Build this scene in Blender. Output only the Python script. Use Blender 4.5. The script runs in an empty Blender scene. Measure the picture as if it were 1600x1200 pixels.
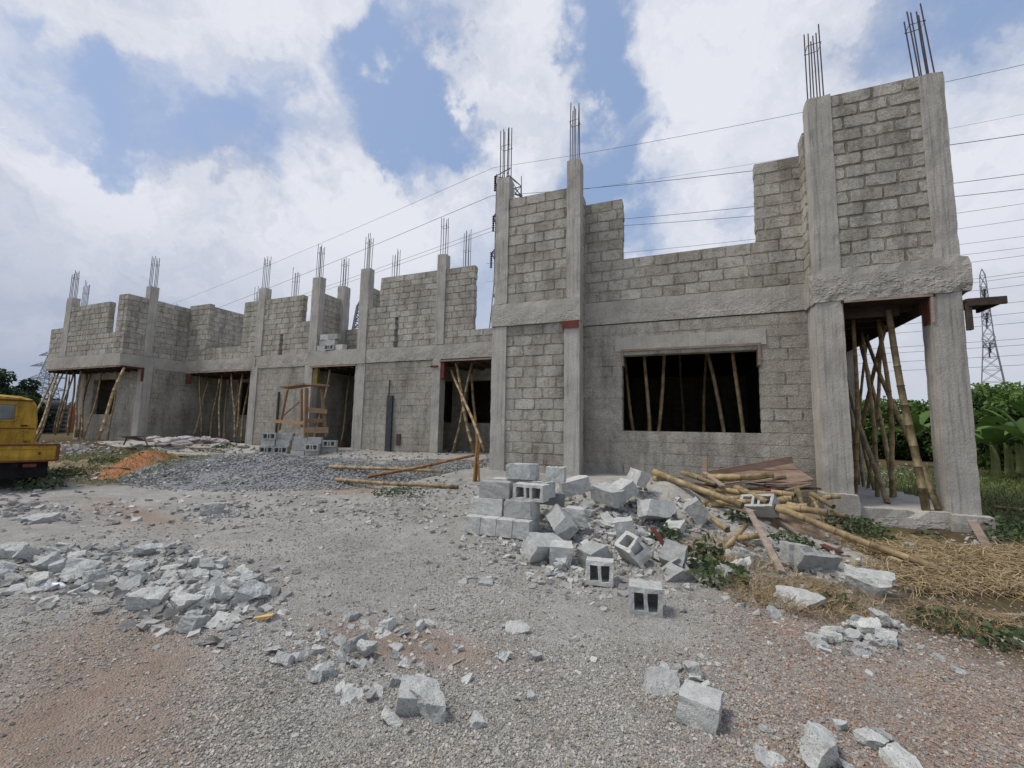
import bpy, bmesh, math, random
import numpy as np
from mathutils import Vector, Matrix, Euler, noise
random.seed(7)
rng = np.random.default_rng(11)
S = bpy.context.scene
COL = S.collection
R = math.radians

# ------------------------------------------------------------------ camera
F_PX, PITCH, ROLL, YAW, CAMZ = 673.5, R(5.96), R(1.08), R(22.0), 1.5
_cy, _sy = math.cos(YAW), math.sin(YAW)
fwd = Vector((-_sy*math.cos(PITCH), _cy*math.cos(PITCH), math.sin(PITCH)))
rt = Vector((_cy, _sy, 0)); up = rt.cross(fwd)
r2 = rt*math.cos(ROLL)+up*math.sin(ROLL); u2 = -rt*math.sin(ROLL)+up*math.cos(ROLL)
CAM = Vector((0, 0, CAMZ))
cam = bpy.data.cameras.new('camera'); co = bpy.data.objects.new('camera', cam); COL.objects.link(co)
m = Matrix((r2, u2, -fwd)).transposed().to_4x4(); m.translation = CAM
co.matrix_world = m
cam.sensor_width = 36; cam.lens = 36*F_PX/1600; cam.clip_start = .05; cam.clip_end = 6000
S.camera = co

def ray(px, py): return r2*((px-800)/F_PX)-u2*((py-600)/F_PX)+fwd
def onY(px, py, Y): d = ray(px, py); return CAM+d*(Y/d.y)
def onX(px, py, X): d = ray(px, py); return CAM+d*(X/d.x)
def atD(px, py, D): return CAM+ray(px, py)*D            # D = depth along the view axis

def ss(a, b, t):
    t = min(1, max(0, (t-a)/(b-a))); return t*t*(3-2*t)
def lerp(a, b, t): return a+(b-a)*t
def terr(x, y):
    """ground height: rises gently towards the left and middle of the building"""
    H = lerp(.60, .05, ss(-.8, 2.0, x))
    k1 = H*ss(4.6, 9.8, y)
    w = ss(-4.3, -6.2, x); yy = y+2.0*ss(-17.5, -19.5, x)
    k2 = .28*ss(4.8, 9.5, y)+.36*ss(10.2, 12.5, yy)
    z = lerp(k1, k2, w)
    r = math.hypot(x, y)
    if r < 45:
        k = ss(45, 20, r) if r > 20 else 1
        z += k*(.05*(noise.noise((x*.35, y*.35, 3.1)))+.018*noise.noise((x*1.6, y*1.6, 9.2)))
    return z
def G(px, py):
    d = ray(px, py); t = .8
    p = CAM+d*t
    while p.z > terr(p.x, p.y) and t < 200:
        t += .02+t*.004; p = CAM+d*t
    return p

# ------------------------------------------------------------------ materials
def new_mat(name, rough=.9, spec=.2):
    M = bpy.data.materials.new(name); M.use_nodes = True
    nt = M.node_tree; b = nt.nodes['Principled BSDF']
    b.inputs['Roughness'].default_value = rough
    b.inputs['Specular IOR Level'].default_value = spec
    return M, nt, b
def N(nt, t, **k):
    n = nt.nodes.new(t)
    for a, v in k.items(): setattr(n, a, v)
    return n
def L(nt, a, b): nt.links.new(a, b)
def noi(nt, vec, scale, detail=4, rough=.6, dist=0):
    n = N(nt, 'ShaderNodeTexNoise'); n.inputs['Scale'].default_value = scale
    n.inputs['Detail'].default_value = detail; n.inputs['Roughness'].default_value = rough
    n.inputs['Distortion'].default_value = dist
    if vec is not None: L(nt, vec, n.inputs['Vector'])
    return n.outputs['Fac']
def ramp(nt, fac, stops):
    n = N(nt, 'ShaderNodeValToRGB'); e = n.color_ramp.elements
    while len(e) < len(stops): e.new(.5)
    for i, (p, c) in enumerate(stops):
        e[i].position = p; e[i].color = (*c, 1) if len(c) == 3 else c
    L(nt, fac, n.inputs[0]); return n.outputs[0]
def g3(v): return (v, v, v)
def mix(nt, fac, a, b, mode='MIX'):
    n = N(nt, 'ShaderNodeMix', data_type='RGBA', blend_type=mode)
    for s, v in ((n.inputs[0], fac), (n.inputs[6], a), (n.inputs[7], b)):
        if isinstance(v, (int, float)): s.default_value = v
        elif isinstance(v, tuple): s.default_value = (*v, 1)
        else: L(nt, v, s)
    return n.outputs[2]
def math_(nt, op, a, b=None, c=None):
    n = N(nt, 'ShaderNodeMath', operation=op)
    for i, v in enumerate((a, b, c)):
        if v is None: continue
        if isinstance(v, (int, float)): n.inputs[i].default_value = v
        else: L(nt, v, n.inputs[i])
    return n.outputs[0]
def mapv(nt, vec, sc=(1, 1, 1), rot=(0, 0, 0)):
    n = N(nt, 'ShaderNodeMapping'); n.inputs['Scale'].default_value = sc; n.inputs['Rotation'].default_value = rot
    L(nt, vec, n.inputs['Vector']); return n.outputs[0]
def bump(nt, b, h, dist=.01, strength=1, prev=None):
    n = N(nt, 'ShaderNodeBump'); n.inputs['Distance'].default_value = dist; n.inputs['Strength'].default_value = strength
    L(nt, h, n.inputs['Height'])
    if prev is not None: L(nt, prev, n.inputs['Normal'])
    L(nt, n.outputs[0], b.inputs['Normal']); return n.outputs[0]
def obj_co(nt): return N(nt, 'ShaderNodeTexCoord').outputs['Object']
def world_co(nt): return N(nt, 'ShaderNodeNewGeometry').outputs['Position']
def attr(nt, name='tone'):
    n = N(nt, 'ShaderNodeAttribute', attribute_name=name); return n
def sep(nt, c):
    n = N(nt, 'ShaderNodeSeparateColor'); L(nt, c, n.inputs[0]); return n.outputs

def mat_block(name='sandcrete blockwork', smooth=0.0):
    M, nt, b = new_mat(name, .95, .1); v = world_co(nt)
    a = sep(nt, attr(nt).outputs['Color'])
    blk = ramp(nt, a[0], [(0, (.36, .342, .298)), (.5, (.425, .408, .36)), (1, (.50, .484, .435))])
    mor = ramp(nt, noi(nt, v, 6, 5), [(.3, (.27, .242, .195)), (.7, (.39, .357, .30))])
    sm = ramp(nt, noi(nt, v, 4.6, 7, .72, .8), [(.53, g3(0)), (.60, g3(.8))])
    c = mix(nt, math_(nt, 'MULTIPLY', a[1], math_(nt, 'SUBTRACT', 1, sm)), mor, blk)
    if smooth:
        pl = ramp(nt, noi(nt, v, 1.3, 6, .65, .6), [(.3, (.34, .32, .276)), (.7, (.42, .40, .353))])
        f = math_(nt, 'MULTIPLY', ramp(nt, noi(nt, v, 2.2, 6, .7), [(.44, g3(1)), (.68, g3(.25))]), smooth)
        c = mix(nt, f, c, pl)
        ck = math_(nt, 'MULTIPLY', math_(nt, 'SUBTRACT', 1, a[1]), ramp(nt, noi(nt, v, 1.9, 3, .6), [(.55, g3(0)), (.64, g3(.55))]))
        c = mix(nt, ck, c, (.09, .08, .07))
    st = ramp(nt, noi(nt, mapv(nt, v, (2.2, 2.2, .45)), 1.4, 5, .6), [(.32, g3(.62)), (.52, g3(1)), (.7, g3(1.08))])
    c = mix(nt, .85, c, st, 'MULTIPLY')
    lo = ramp(nt, noi(nt, v, .55, 4, .6, .8), [(.3, (.76, .745, .72)), (.55, g3(1)), (.7, (1.12, 1.11, 1.10))])
    c = mix(nt, .8, c, lo, 'MULTIPLY')
    sp = ramp(nt, noi(nt, v, 48, 4, .85), [(.36, g3(.5)), (.5, g3(1)), (.68, g3(1.35))])
    c = mix(nt, .85, c, sp, 'MULTIPLY')
    pt = ramp(nt, noi(nt, v, 7, 6, .75, .5), [(.36, (.76, .74, .70)), (.5, g3(1)), (.66, (1.12, 1.12, 1.10))])
    c = mix(nt, .8, c, pt, 'MULTIPLY')
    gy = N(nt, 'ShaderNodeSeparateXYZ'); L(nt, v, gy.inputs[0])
    low_tint = ramp(nt, math_(nt, 'ADD', gy.outputs[2], math_(nt, 'MULTIPLY', noi(nt, v, 1.6, 4), .9)), [(.0, g3(.0)), (.85, (.82, .76, .68)), (1.0, g3(1))])  # blockwork turns darker and browner towards the ground, with a noisy edge
    low_tint = mix(nt, .55, g3(1), low_tint)
    c = mix(nt, 1.0, c, low_tint, 'MULTIPLY')
    L(nt, c, b.inputs['Base Color'])
    h = math_(nt, 'ADD', noi(nt, v, 42, 4, .7), math_(nt, 'MULTIPLY', noi(nt, v, 9, 4, .7), 1.5))
    bump(nt, b, h, .016, .8)
    return M
def mat_conc(name, col=(.45, .43, .39), streak=1.0):
    M, nt, b = new_mat(name, .9, .15); v = world_co(nt)
    a = sep(nt, attr(nt).outputs['Color'])
    c = ramp(nt, noi(nt, v, 1.6, 6, .65, .4), [(.3, tuple(x*.78 for x in col)), (.7, tuple(x*1.16 for x in col))])
    s = ramp(nt, noi(nt, mapv(nt, v, (13, 13, .55)), 1.6, 5, .65), [(.36, g3(.72)), (.5, g3(1)), (.75, g3(1.05))])
    fs = math_(nt, 'MULTIPLY', a[0], streak)
    c = mix(nt, fs, c, mix(nt, 1, c, s, 'MULTIPLY'))
    sp = ramp(nt, noi(nt, v, 40, 3, .7), [(.3, g3(.74)), (.7, g3(1.16))])
    c = mix(nt, .7, c, sp, 'MULTIPLY')
    # pocked, badly compacted band
    vo = N(nt, 'ShaderNodeTexVoronoi'); vo.inputs['Scale'].default_value = 15; L(nt, mapv(nt, v, (1, 1, 1.8)), vo.inputs['Vector'])
    pk = ramp(nt, vo.outputs['Distance'], [(.12, g3(0)), (.42, g3(1))])
    pm = math_(nt, 'MULTIPLY', a[2], ramp(nt, noi(nt, v, 5, 4, .6), [(.42, g3(0)), (.56, g3(1))]))
    c = mix(nt, pm, c, mix(nt, 1, c, mix(nt, 1, g3(.5), pk, 'SCREEN'), 'MULTIPLY'))
    L(nt, c, b.inputs['Base Color'])
    h = math_(nt, 'ADD', noi(nt, v, 30, 4, .7), math_(nt, 'MULTIPLY', noi(nt, mapv(nt, v, (11, 11, .6)), 1.5, 4, .6), 1.4))
    h2 = math_(nt, 'MULTIPLY', pk, pm)
    h3 = math_(nt, 'ADD', h, math_(nt, 'MULTIPLY', h2, 3.0))
    bump(nt, b, h3, .014, .7)
    return M
def mat_simple(name, c0, c1, scale=8, rough=.8, spec=.2, bmp=.004, stretch=(1, 1, 1), rnd=.25, tone=False, bs=40):
    M, nt, b = new_mat(name, rough, spec); v = obj_co(nt)
    c = ramp(nt, noi(nt, mapv(nt, v, stretch), scale, 5, .65), [(.3, c0), (.7, c1)])
    oi = N(nt, 'ShaderNodeObjectInfo')
    k = math_(nt, 'ADD', math_(nt, 'MULTIPLY', oi.outputs['Random'], rnd*2), 1-rnd)
    cb = N(nt, 'ShaderNodeCombineXYZ'); [L(nt, k, cb.inputs[i]) for i in range(3)]
    c = mix(nt, 1, c, cb.outputs[0], 'MULTIPLY')
    if tone: c = mix(nt, 1, c, attr(nt).outputs['Color'], 'MULTIPLY')
    L(nt, c, b.inputs['Base Color'])
    if bmp: bump(nt, b, noi(nt, mapv(nt, v, stretch), bs, 4, .7), bmp, .9)
    return M
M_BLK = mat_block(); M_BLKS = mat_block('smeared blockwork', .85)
M_CON = mat_conc('cast concrete'); M_BEAM = mat_conc('concrete beam', (.43, .41, .365), .4)
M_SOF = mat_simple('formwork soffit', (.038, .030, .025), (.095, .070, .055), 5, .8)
M_RED = mat_simple('red shutter board', (.10, .032, .026), (.19, .062, .048), 6, .8)
M_WOOD = mat_simple('rough timber', (.22, .14, .085), (.40, .28, .18), 4, .85, .15, .006, (1, 1, 9))
M_WOODG = mat_simple('weathered timber', (.20, .155, .125), (.42, .34, .27), 4, .85, .15, .006, (1, 1, 9))
M_REB = mat_simple('rusty steel bar', (.035, .03, .032), (.085, .055, .045), 20, .6, .4, 0)
M_INT = mat_simple('dark interior block', (.10, .092, .082), (.17, .158, .142), 3, .95)
M_CHUNK = None
def mat_bamboo():
    M, nt, b = new_mat('bamboo', .55, .35); v = obj_co(nt)
    oi = N(nt, 'ShaderNodeObjectInfo')
    c = ramp(nt, noi(nt, mapv(nt, v, (3, 3, .6)), 3, 5, .6), [(.3, (.27, .205, .11)), (.7, (.52, .42, .25))])
    tint = ramp(nt, oi.outputs['Random'], [(0, (.50, .50, .47)), (.35, (.82, .81, .78)), (.7, (1.05, .98, .86)), (1, (.72, .69, .66))])
    c = mix(nt, 1, c, tint, 'MULTIPLY')
    c = mix(nt, 1, c, attr(nt).outputs['Color'], 'MULTIPLY')
    st = ramp(nt, noi(nt, v, 5, 6, .75), [(.38, (.36, .34, .31)), (.55, g3(1))])
    c = mix(nt, .8, c, st, 'MULTIPLY')
    L(nt, c, b.inputs['Base Color']); bump(nt, b, noi(nt, mapv(nt, v, (20, 20, 2)), 6, 3), .003, .6)
    return M
M_BAM = mat_bamboo()
def mat_chunk():
    M, nt, b = new_mat('broken sandcrete', .95, .1); v = obj_co(nt); w = world_co(nt)
    oi = N(nt, 'ShaderNodeObjectInfo')
    a = attr(nt).outputs['Color']
    c = ramp(nt, noi(nt, w, 14, 5, .7), [(.3, (.40, .41, .395)), (.7, (.60, .612, .59))])
    k = ramp(nt, oi.outputs['Random'], [(0, (.72, .72, .72)), (.5, (.98, .98, .98)), (1, (1.14, 1.13, 1.10))])
    c = mix(nt, 1, c, k, 'MULTIPLY'); c = mix(nt, 1, c, a, 'MULTIPLY')
    vo = N(nt, 'ShaderNodeTexVoronoi'); vo.inputs['Scale'].default_value = 90; L(nt, w, vo.inputs['Vector'])
    sp = ramp(nt, vo.outputs['Distance'], [(.12, g3(.28)), (.34, g3(1)), (.8, g3(1.1))])
    msk = ramp(nt, noi(nt, w, 26, 3), [(.42, g3(0)), (.56, g3(1))])
    c = mix(nt, msk, c, mix(nt, 1, c, sp, 'MULTIPLY'))
    L(nt, c, b.inputs['Base Color'])
    bump(nt, b, math_(nt, 'ADD', noi(nt, w, 70, 4, .75), math_(nt, 'MULTIPLY', noi(nt, w, 18, 3), 1.2)), .012, .9)
    return M
M_CHUNK = mat_chunk()
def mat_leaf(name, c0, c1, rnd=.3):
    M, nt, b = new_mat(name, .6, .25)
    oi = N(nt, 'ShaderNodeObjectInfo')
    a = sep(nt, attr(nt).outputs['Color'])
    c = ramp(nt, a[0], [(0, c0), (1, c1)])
    L(nt, c, b.inputs['Base Color'])
    tr = N(nt, 'ShaderNodeBsdfTranslucent'); L(nt, c, tr.inputs[0])
    mx = N(nt, 'ShaderNodeMixShader'); mx.inputs[0].default_value = .25
    L(nt, b.outputs[0], mx.inputs[1]); L(nt, tr.outputs[0], mx.inputs[2])
    L(nt, mx.outputs[0], nt.nodes['Material Output'].inputs[0])
    return M
M_LEAF = mat_leaf('bush leaves', (.014, .034, .009), (.15, .25, .055))
M_BAN = mat_leaf('banana leaves', (.025, .06, .015), (.12, .21, .045))
M_FAR = mat_leaf('distant foliage', (.015, .03, .017), (.06, .10, .05))
M_WEED = mat_leaf('weed leaves', (.03, .05, .022), (.12, .165, .07))
M_STRAW = mat_leaf('dry straw', (.20, .145, .08), (.62, .49, .29))
M_GRASS = mat_leaf('grass', (.045, .07, .018), (.17, .22, .065))
M_BARK = mat_simple('bark', (.06, .045, .03), (.14, .11, .08), 12, .95)

# ------------------------------------------------------------------ mesh builder
class MB:
    def __init__(s): s.v = []; s.f = []; s.c = []
    def add(s, vs, fs, col=(1, 1, 1)):
        o = len(s.v); s.v += [tuple(p) for p in vs]
        for f in fs: s.f.append([o+i for i in f]); s.c.append(col)
    def box(s, x0, x1, y0, y1, z0, z1, col=(1, 1, 1)):
        vs = [(x, y, z) for z in (z0, z1) for y in (y0, y1) for x in (x0, x1)]
        s.add(vs, [(0, 2, 3, 1), (4, 5, 7, 6), (0, 1, 5, 4), (2, 6, 7, 3), (0, 4, 6, 2), (1, 3, 7, 5)], col)
    def bar(s, p, q, w, h, col=(1, 1, 1), roll=0):
        """rectangular timber between two points"""
        p = Vector(p); q = Vector(q); d = (q-p); ln = d.length; d.normalize()
        a = d.cross(Vector((0, 0, 1)));
        if a.length < .05: a = d.cross(Vector((0, 1, 0)))
        a.normalize(); b = a.cross(d)
        if roll: a, b = a*math.cos(roll)+b*math.sin(roll), -a*math.sin(roll)+b*math.cos(roll)
        vs = [c+a*(sx*w/2)+b*(sz*h/2) for c in (p, q) for sx, sz in ((-1, -1), (1, -1), (1, 1), (-1, 1))]
        s.add(vs, [(0, 1, 2, 3), (7, 6, 5, 4), (0, 4, 5, 1), (1, 5, 6, 2), (2, 6, 7, 3), (3, 7, 4, 0)], col)
    def tube(s, pts, rads, n=8, cols=None, cap=True):
        o = len(s.v); P = [Vector(p) for p in pts]
        a = None
        for i, p in enumerate(P):
            d = (P[min(i+1, len(P)-1)]-P[max(i-1, 0)]).normalized()
            if a is None:
                a = d.cross(Vector((.3, .2, .9)));
                if a.length < .1: a = d.cross(Vector((1, 0, 0)))
            a = (a-d*a.dot(d)).normalized(); b = d.cross(a)
            r = rads[i] if hasattr(rads, '__len__') else rads
            for k in range(n):
                t = 2*math.pi*k/n; s.v.append(tuple(p+a*(r*math.cos(t))+b*(r*math.sin(t))))
        for i in range(len(P)-1):
            c = cols[i] if cols else (1, 1, 1)
            for k in range(n):
                k2 = (k+1) % n
                s.f.append([o+i*n+k, o+i*n+k2, o+(i+1)*n+k2, o+(i+1)*n+k]); s.c.append(c)
        if cap:
            s.f.append([o+k for k in range(n)][::-1]); s.c.append((.35, .3, .25) if cols else (1, 1, 1))
            s.f.append([o+(len(P)-1)*n+k for k in range(n)]); s.c.append((.35, .3, .25) if cols else (1, 1, 1))
    def mesh(s, name, mat, fix=True, smooth=False):
        me = bpy.data.meshes.new(name); me.from_pydata(s.v, [], s.f)
        at = me.color_attributes.new('tone', 'FLOAT_COLOR', 'CORNER')
        lt = np.array([len(f) for f in s.f]); cc = np.ones((len(s.f), 4)); cc[:, :3] = np.array(s.c).reshape(-1, 3)
        at.data.foreach_set('color', np.repeat(cc, lt, axis=0).ravel())
        if fix:
            bm = bmesh.new(); bm.from_mesh(me); bmesh.ops.recalc_face_normals(bm, faces=bm.faces[:]); bm.to_mesh(me); bm.free()
        if smooth: me.polygons.foreach_set('use_smooth', [True]*len(me.polygons))
        me.materials.append(mat); me.update(); return me
    def obj(s, name, mat, parent=None, label=None, **k):
        return mkobj(name, s.mesh(name, mat, **k), parent, label)
def mkobj(name, me, parent=None, label=None):
    o = bpy.data.objects.new(name, me); COL.objects.link(o)
    if parent is not None: o.parent = parent
    if label: o['label'] = label
    return o
def tag(o, label, cat, group=None, kind=None):
    if label: o['label'] = label
    if cat: o['category'] = cat
    if group: o['group'] = group
    if kind: o['kind'] = kind
    return o
def empty(name, label, cat, loc=(0, 0, 0), rot=(0, 0, 0), group=None):
    o = bpy.data.objects.new(name, None); COL.objects.link(o); o.location = loc; o.rotation_euler = rot
    o.empty_display_size = .3
    return tag(o, label, cat, group)
def local(o, p): return o.matrix_basis.inverted() @ Vector(p)

def rbox(mb, x0, x1, y0, y1, z0, z1, seg=.14, jit=.004, chip=.009, streak=1, pock=0, top_rough=0):
    """concrete member: subdivided box with uneven faces and chipped edges"""
    nx, ny, nz = [max(1, int(round((b-a)/seg))) for a, b in ((x0, x1), (y0, y1), (z0, z1))]
    idx = {}
    o = len(mb.v)
    def vert(i, j, k):
        if (i, j, k) in idx: return idx[(i, j, k)]
        p = Vector((lerp(x0, x1, i/nx), lerp(y0, y1, j/ny), lerp(z0, z1, k/nz)))
        q = p*3.1
        d = Vector((noise.noise(q), noise.noise(q+Vector((7, 3, 1))), noise.noise(q+Vector((2, 9, 4)))))*jit*1.6
        e = (i in (0, nx))+(j in (0, ny))+(k in (0, nz))
        if e >= 2:
            c = Vector(((x0+x1)/2-p.x if i in (0, nx) else 0, (y0+y1)/2-p.y if j in (0, ny) else 0, (z0+z1)/2-p.z if k in (0, nz) else 0))
            for a in range(3):
                if c[a]: c[a] = math.copysign(1, c[a])
            d += c*chip*max(0, noise.noise(p*6.7)*1.6+.1)
        if k == nz and top_rough: d.z += top_rough*noise.noise(p*5)
        mb.v.append(tuple(p+d)); idx[(i, j, k)] = len(mb.v)-1; return idx[(i, j, k)]
    def q(a, b, c, d, zz):
        pk = 0
        if pock: pk = pock*ss(1, .15, (zz-z0)/max(.01, z1-z0))
        mb.f.append([a, b, c, d]); mb.c.append((streak, 1, pk))
    for i in range(nx):
        for k in range(nz):
            zz = lerp(z0, z1, (k+.5)/nz)
            for j in (0, ny): q(vert(i, j, k), vert(i+1, j, k), vert(i+1, j, k+1), vert(i, j, k+1), zz)
    for j in range(ny):
        for k in range(nz):
            zz = lerp(z0, z1, (k+.5)/nz)
            for i in (0, nx): q(vert(i, j, k), vert(i, j+1, k), vert(i, j+1, k+1), vert(i, j, k+1), zz)
    for i in range(nx):
        for j in range(ny):
            for k, zz in ((0, z0), (nz, z1)): q(vert(i, j, k), vert(i+1, j, k), vert(i+1, j+1, k), vert(i, j+1, k), zz)

def wall(name, axis, plane, u0, u1, z0, z1, parent, solid=None, n=None, t=.225, relief=.009, mat=None,
         face=1, label=None, L0=.47, joint=.024, jit=.007, tone=(.15, .95), skip=.0, ragged=.0):
    """blockwork laid course by course. axis 'x': wall runs along X with its face at y=plane;
    axis 'y': runs along Y with its +X face at x=plane. solid(u,z) -> bool cuts openings and the top line."""
    mb = MB(); n = n or max(1, round((z1-z0)/.232)); h = (z1-z0)/n
    def W(u, v, z): return (u, plane+face*v, z) if axis == 'x' else (plane-face*v, u, z)
    du = .04
    for k in range(n):
        a, b = z0+k*h, z0+(k+1)*h; zc = (a+b)/2
        # intervals
        iv = []; u = u0; cur = None
        m_ = int(round((u1-u0)/du)); dd = (u1-u0)/m_
        for i in range(m_):
            uc = u0+(i+.5)*dd
            s = True if solid is None else solid(uc, zc)
            if s and cur is None: cur = u0+i*dd
            if not s and cur is not None: iv.append((cur, u0+i*dd)); cur = None
        if cur is not None: iv.append((cur, u1))
        for (p, q) in iv:
            rg = random.uniform(-ragged, ragged) if ragged else 0
            rg2 = random.uniform(-ragged, ragged) if ragged else 0
            if p > u0+.01: p += rg
            if q < u1-.01: q += rg2
            vs = [W(uu, vv, zz) for zz in (a, b) for vv in (relief, t-relief) for uu in (p+.006, q-.006)]
            mb.add(vs, [(0, 2, 3, 1), (4, 5, 7, 6), (0, 1, 5, 4), (2, 6, 7, 3), (0, 4, 6, 2), (1, 3, 7, 5)], (.5, 0, 0))
            x = p-(L0/2 if k % 2 else 0)-random.uniform(0, .07)
            while x < q-.03:
                ln = L0*random.uniform(.93, 1.05); xa, xb = max(x, p), min(x+ln, q); x += ln
                if xb-xa < .07: continue
                if random.random() < skip: continue
                j = joint/2*random.uniform(.6, 1.7)
                A0, A1, B0, B1 = xa+j, xb-j, a+joint/2*random.uniform(.6, 1.6), b-joint/2*random.uniform(.3, 1.2)
                if xa <= p+.001: A0 = xa
                if xb >= q-.001: A1 = xb
                tn = random.uniform(*tone)
                fr = random.uniform(-.006, .006) if relief > .008 else random.uniform(-.001, .001); I9 = .005 if relief > .008 else .002; CR = .011 if relief > .008 else .004
                ring = []
                ns = max(2, int((A1-A0)/.09))
                for i in range(ns): ring.append((lerp(A0, A1, i/ns), B0))
                for i in range(3): ring.append((A1, lerp(B0, B1, i/3)))
                for i in range(ns): ring.append((lerp(A1, A0, i/ns), B1))
                for i in range(3): ring.append((A0, lerp(B1, B0, i/3)))
                rj = [(r_[0]+random.uniform(-jit, jit), r_[1]+random.uniform(-jit, jit)*.9) for r_ in ring]
                cx, cz = (A0+A1)/2, (B0+B1)/2
                for ci in (0, ns, ns+3, 2*ns+3):
                    k_ = random.uniform(.15, 1)*CR; u_, z_ = rj[ci]; rj[ci] = (u_-math.copysign(k_, u_-cx), z_-math.copysign(k_*.8, z_-cz))
                ins = [(u_-math.copysign(min(I9, abs(u_-cx)), u_-cx), z_-math.copysign(I9, z_-cz)) for u_, z_ in rj]
                m2 = len(ring)
                vs = [W(u_, fr, z_) for u_, z_ in ins]+[W(u_, fr+.011, z_) for u_, z_ in rj]+[W(u_, t, z_) for u_, z_ in rj]
                fs = [list(range(m2)), list(range(2*m2, 3*m2))[::-1]]
                for i in range(m2):
                    i2 = (i+1) % m2
                    fs += [(i, i2, m2+i2, m2+i), (m2+i, m2+i2, 2*m2+i2, 2*m2+i)]
                mb.add(vs, fs, (tn, 1, 0))
    return mb.obj(name, mat or M_BLK, parent, label)

def cut(rects, tops=None):
    """solid() from openings [(u0,u1,z0,z1)] and top steps [(u0,u1,ztop)]"""
    def f(u, z):
        for a, b, c, d in rects:
            if a < u < b and c < z < d: return False
        if tops:
            for a, b, h in tops:
                if a <= u < b: return z < h
            return False
        return True
    return f

# ------------------------------------------------------------------ the building
B = empty('unfinished_building', 'long two storey grey block building shell under construction with bare columns', 'building', (-9, 11, .5))
B.rotation_euler = (0, 0, 0)
BINV = B.matrix_basis.inverted()
_parts = []
def part(o):
    o.matrix_parent_inverse = Matrix.Translation((9, -11, -.5)); return o
def cmem(name, x0, x1, y0, y1, z0, z1, mat=None, label=None, **k):
    mb = MB(); rbox(mb, x0, x1, y0, y1, z0, z1, **k); return part(mb.obj(name, mat or M_CON, B, label))
def bwall(name, *a, **k): return part(wall(name, *a[:6], B, **k))
ZB, ZT, ZH = 3.84, 4.40, 6.93

# --- bay (middle)
def column(x0, x1, y, z0, z1, d=.35, **k):
    return cmem('column', x0, x1, y, y+d, z0, z1, **k)
column(-4.15, -3.79, 8.98, .2, 3.85); column(-2.42, -2.08, 8.97, .2, 3.9)
column(-4.13, -3.80, 8.99, 4.39, 7.53, .3, top_rough=.02); column(-2.39, -2.08, 8.99, 4.39, 7.6, .33, top_rough=.02)
cmem('beam', -4.17, -2.07, 8.95, 9.25, 3.86, 4.38, M_BEAM, pock=.5, streak=.5)
bwall('block_wall', 'x', 9.02, -3.80, -2.40, .25, 3.86, n=15, relief=.010)
bwall('block_wall', 'x', 9.02, -3.80, -2.39, 4.38, 6.96, n=11, relief=.010)
bwall('block_wall', 'y', -2.12, 9.32, 9.62, .25, ZB, n=15, mat=M_BLKS)
bwall('block_wall', 'y', -2.10, 9.30, 9.70, ZB, 6.93, n=13)
bwall('block_wall', 'y', -3.9, 9.3, 12.9, .3, ZT, n=17)
bwall('block_wall', 'y', -3.9, 9.3, 12.9, ZT, 5.3, n=4)
mb = MB(); mb.box(-2.46, -2.10, 8.93, 8.955, 3.70, 3.86); part(mb.obj('shutter_board', M_RED, B, 'short red board left at the top of the column'))

# --- main wall with the wide window
WX0, WX1, WZ0, WZ1 = -1.28, 1.38, 1.54, 3.24
bwall('block_wall', 'x', 9.6, -2.12, 2.22, .1, 3.86, n=16, mat=M_BLKS, relief=.003, jit=.004,
      solid=cut([(WX0, WX1, WZ0-.02, WZ1)]), label='lower wall with mortar smeared over the joints')
cmem('beam', -2.12, 2.22, 9.585, 9.83, 3.88, 4.40, M_BEAM, pock=.4, streak=.35)
cmem('lintel', -1.42, 1.5, 9.575, 9.8, 3.25, 3.56, M_BEAM, pock=.0, streak=1, jit=.004, label='rough lintel band above the wide window')
bwall('block_wall', 'x', 9.6, -2.2, 2.22, 4.40, 7.03, n=11,
      solid=cut([], [(-2.2, -1.22, 6.88), (-1.22, 1.42, 5.35), (1.42, 2.3, 7.1)]), ragged=.012)
fr = MB(); fr.box(WX0-.02, WX1+.03, 9.57, 9.81, WZ1-.002, WZ1+.045); fr.box(WX0-.012, WX0+.035, 9.572, 9.81, WZ1-.32, WZ1-.004); fr.box(WX1-.035, WX1+.012, 9.572, 9.81, WZ1-.4, WZ1-.004)
part(fr.obj('window_frame', M_WOODG, B, 'timber lintel form round the top of the wide window'))

# --- tower / carport on the right
TX0, TX1, TX2, TX3 = 2.19, 2.59, 3.79, 4.17
for (a, b, y) in ((TX0, TX1, 8.95), (TX2, TX3, 8.95), (TX2, TX3, 13.6)):
    column(a, b, y, .28, 3.86, .38)
cmem('column', 2.23, 2.60, 8.97, 9.3, 4.42, 7.76, top_rough=.03); cmem('column', 3.87, 4.20, 8.97, 9.3, 4.41, 7.72, top_rough=.03)
cmem('beam', 2.165, 4.30, 8.92, 9.25, 3.83, 4.43, M_BEAM, pock=1, streak=.9, chip=.03)
cmem('beam', 3.80, 4.27, 9.25, 14.0, 3.86, 4.40, M_BEAM, pock=.5)
cmem('beam', 2.2, 3.80, 13.7, 13.95, 3.86, 4.40, M_BEAM)
bwall('block_wall', 'x', 8.99, 2.58, 3.89, 4.43, 7.74, n=14, relief=.014, joint=.034, jit=.010, tone=(.35, 1), label='tower panel of rough blocks with thick mortar joints')
bwall('block_wall', 'y', 4.16, 9.28, 13.9, ZT, 6.9, n=11)
cmem('beam', 2.165, 2.5, 9.25, 9.6, 3.86, 4.40, M_BEAM); cmem('column', 2.205, 2.54, 9.31, 9.62, .2, 3.86)
bwall('block_wall', 'y', 2.42, 9.28, 9.62, ZT, 7.3, n=12)
bwall('block_wall', 'y', 2.55, 9.3, 20, .3, 3.86, n=15, mat=M_BLKS)
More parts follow.
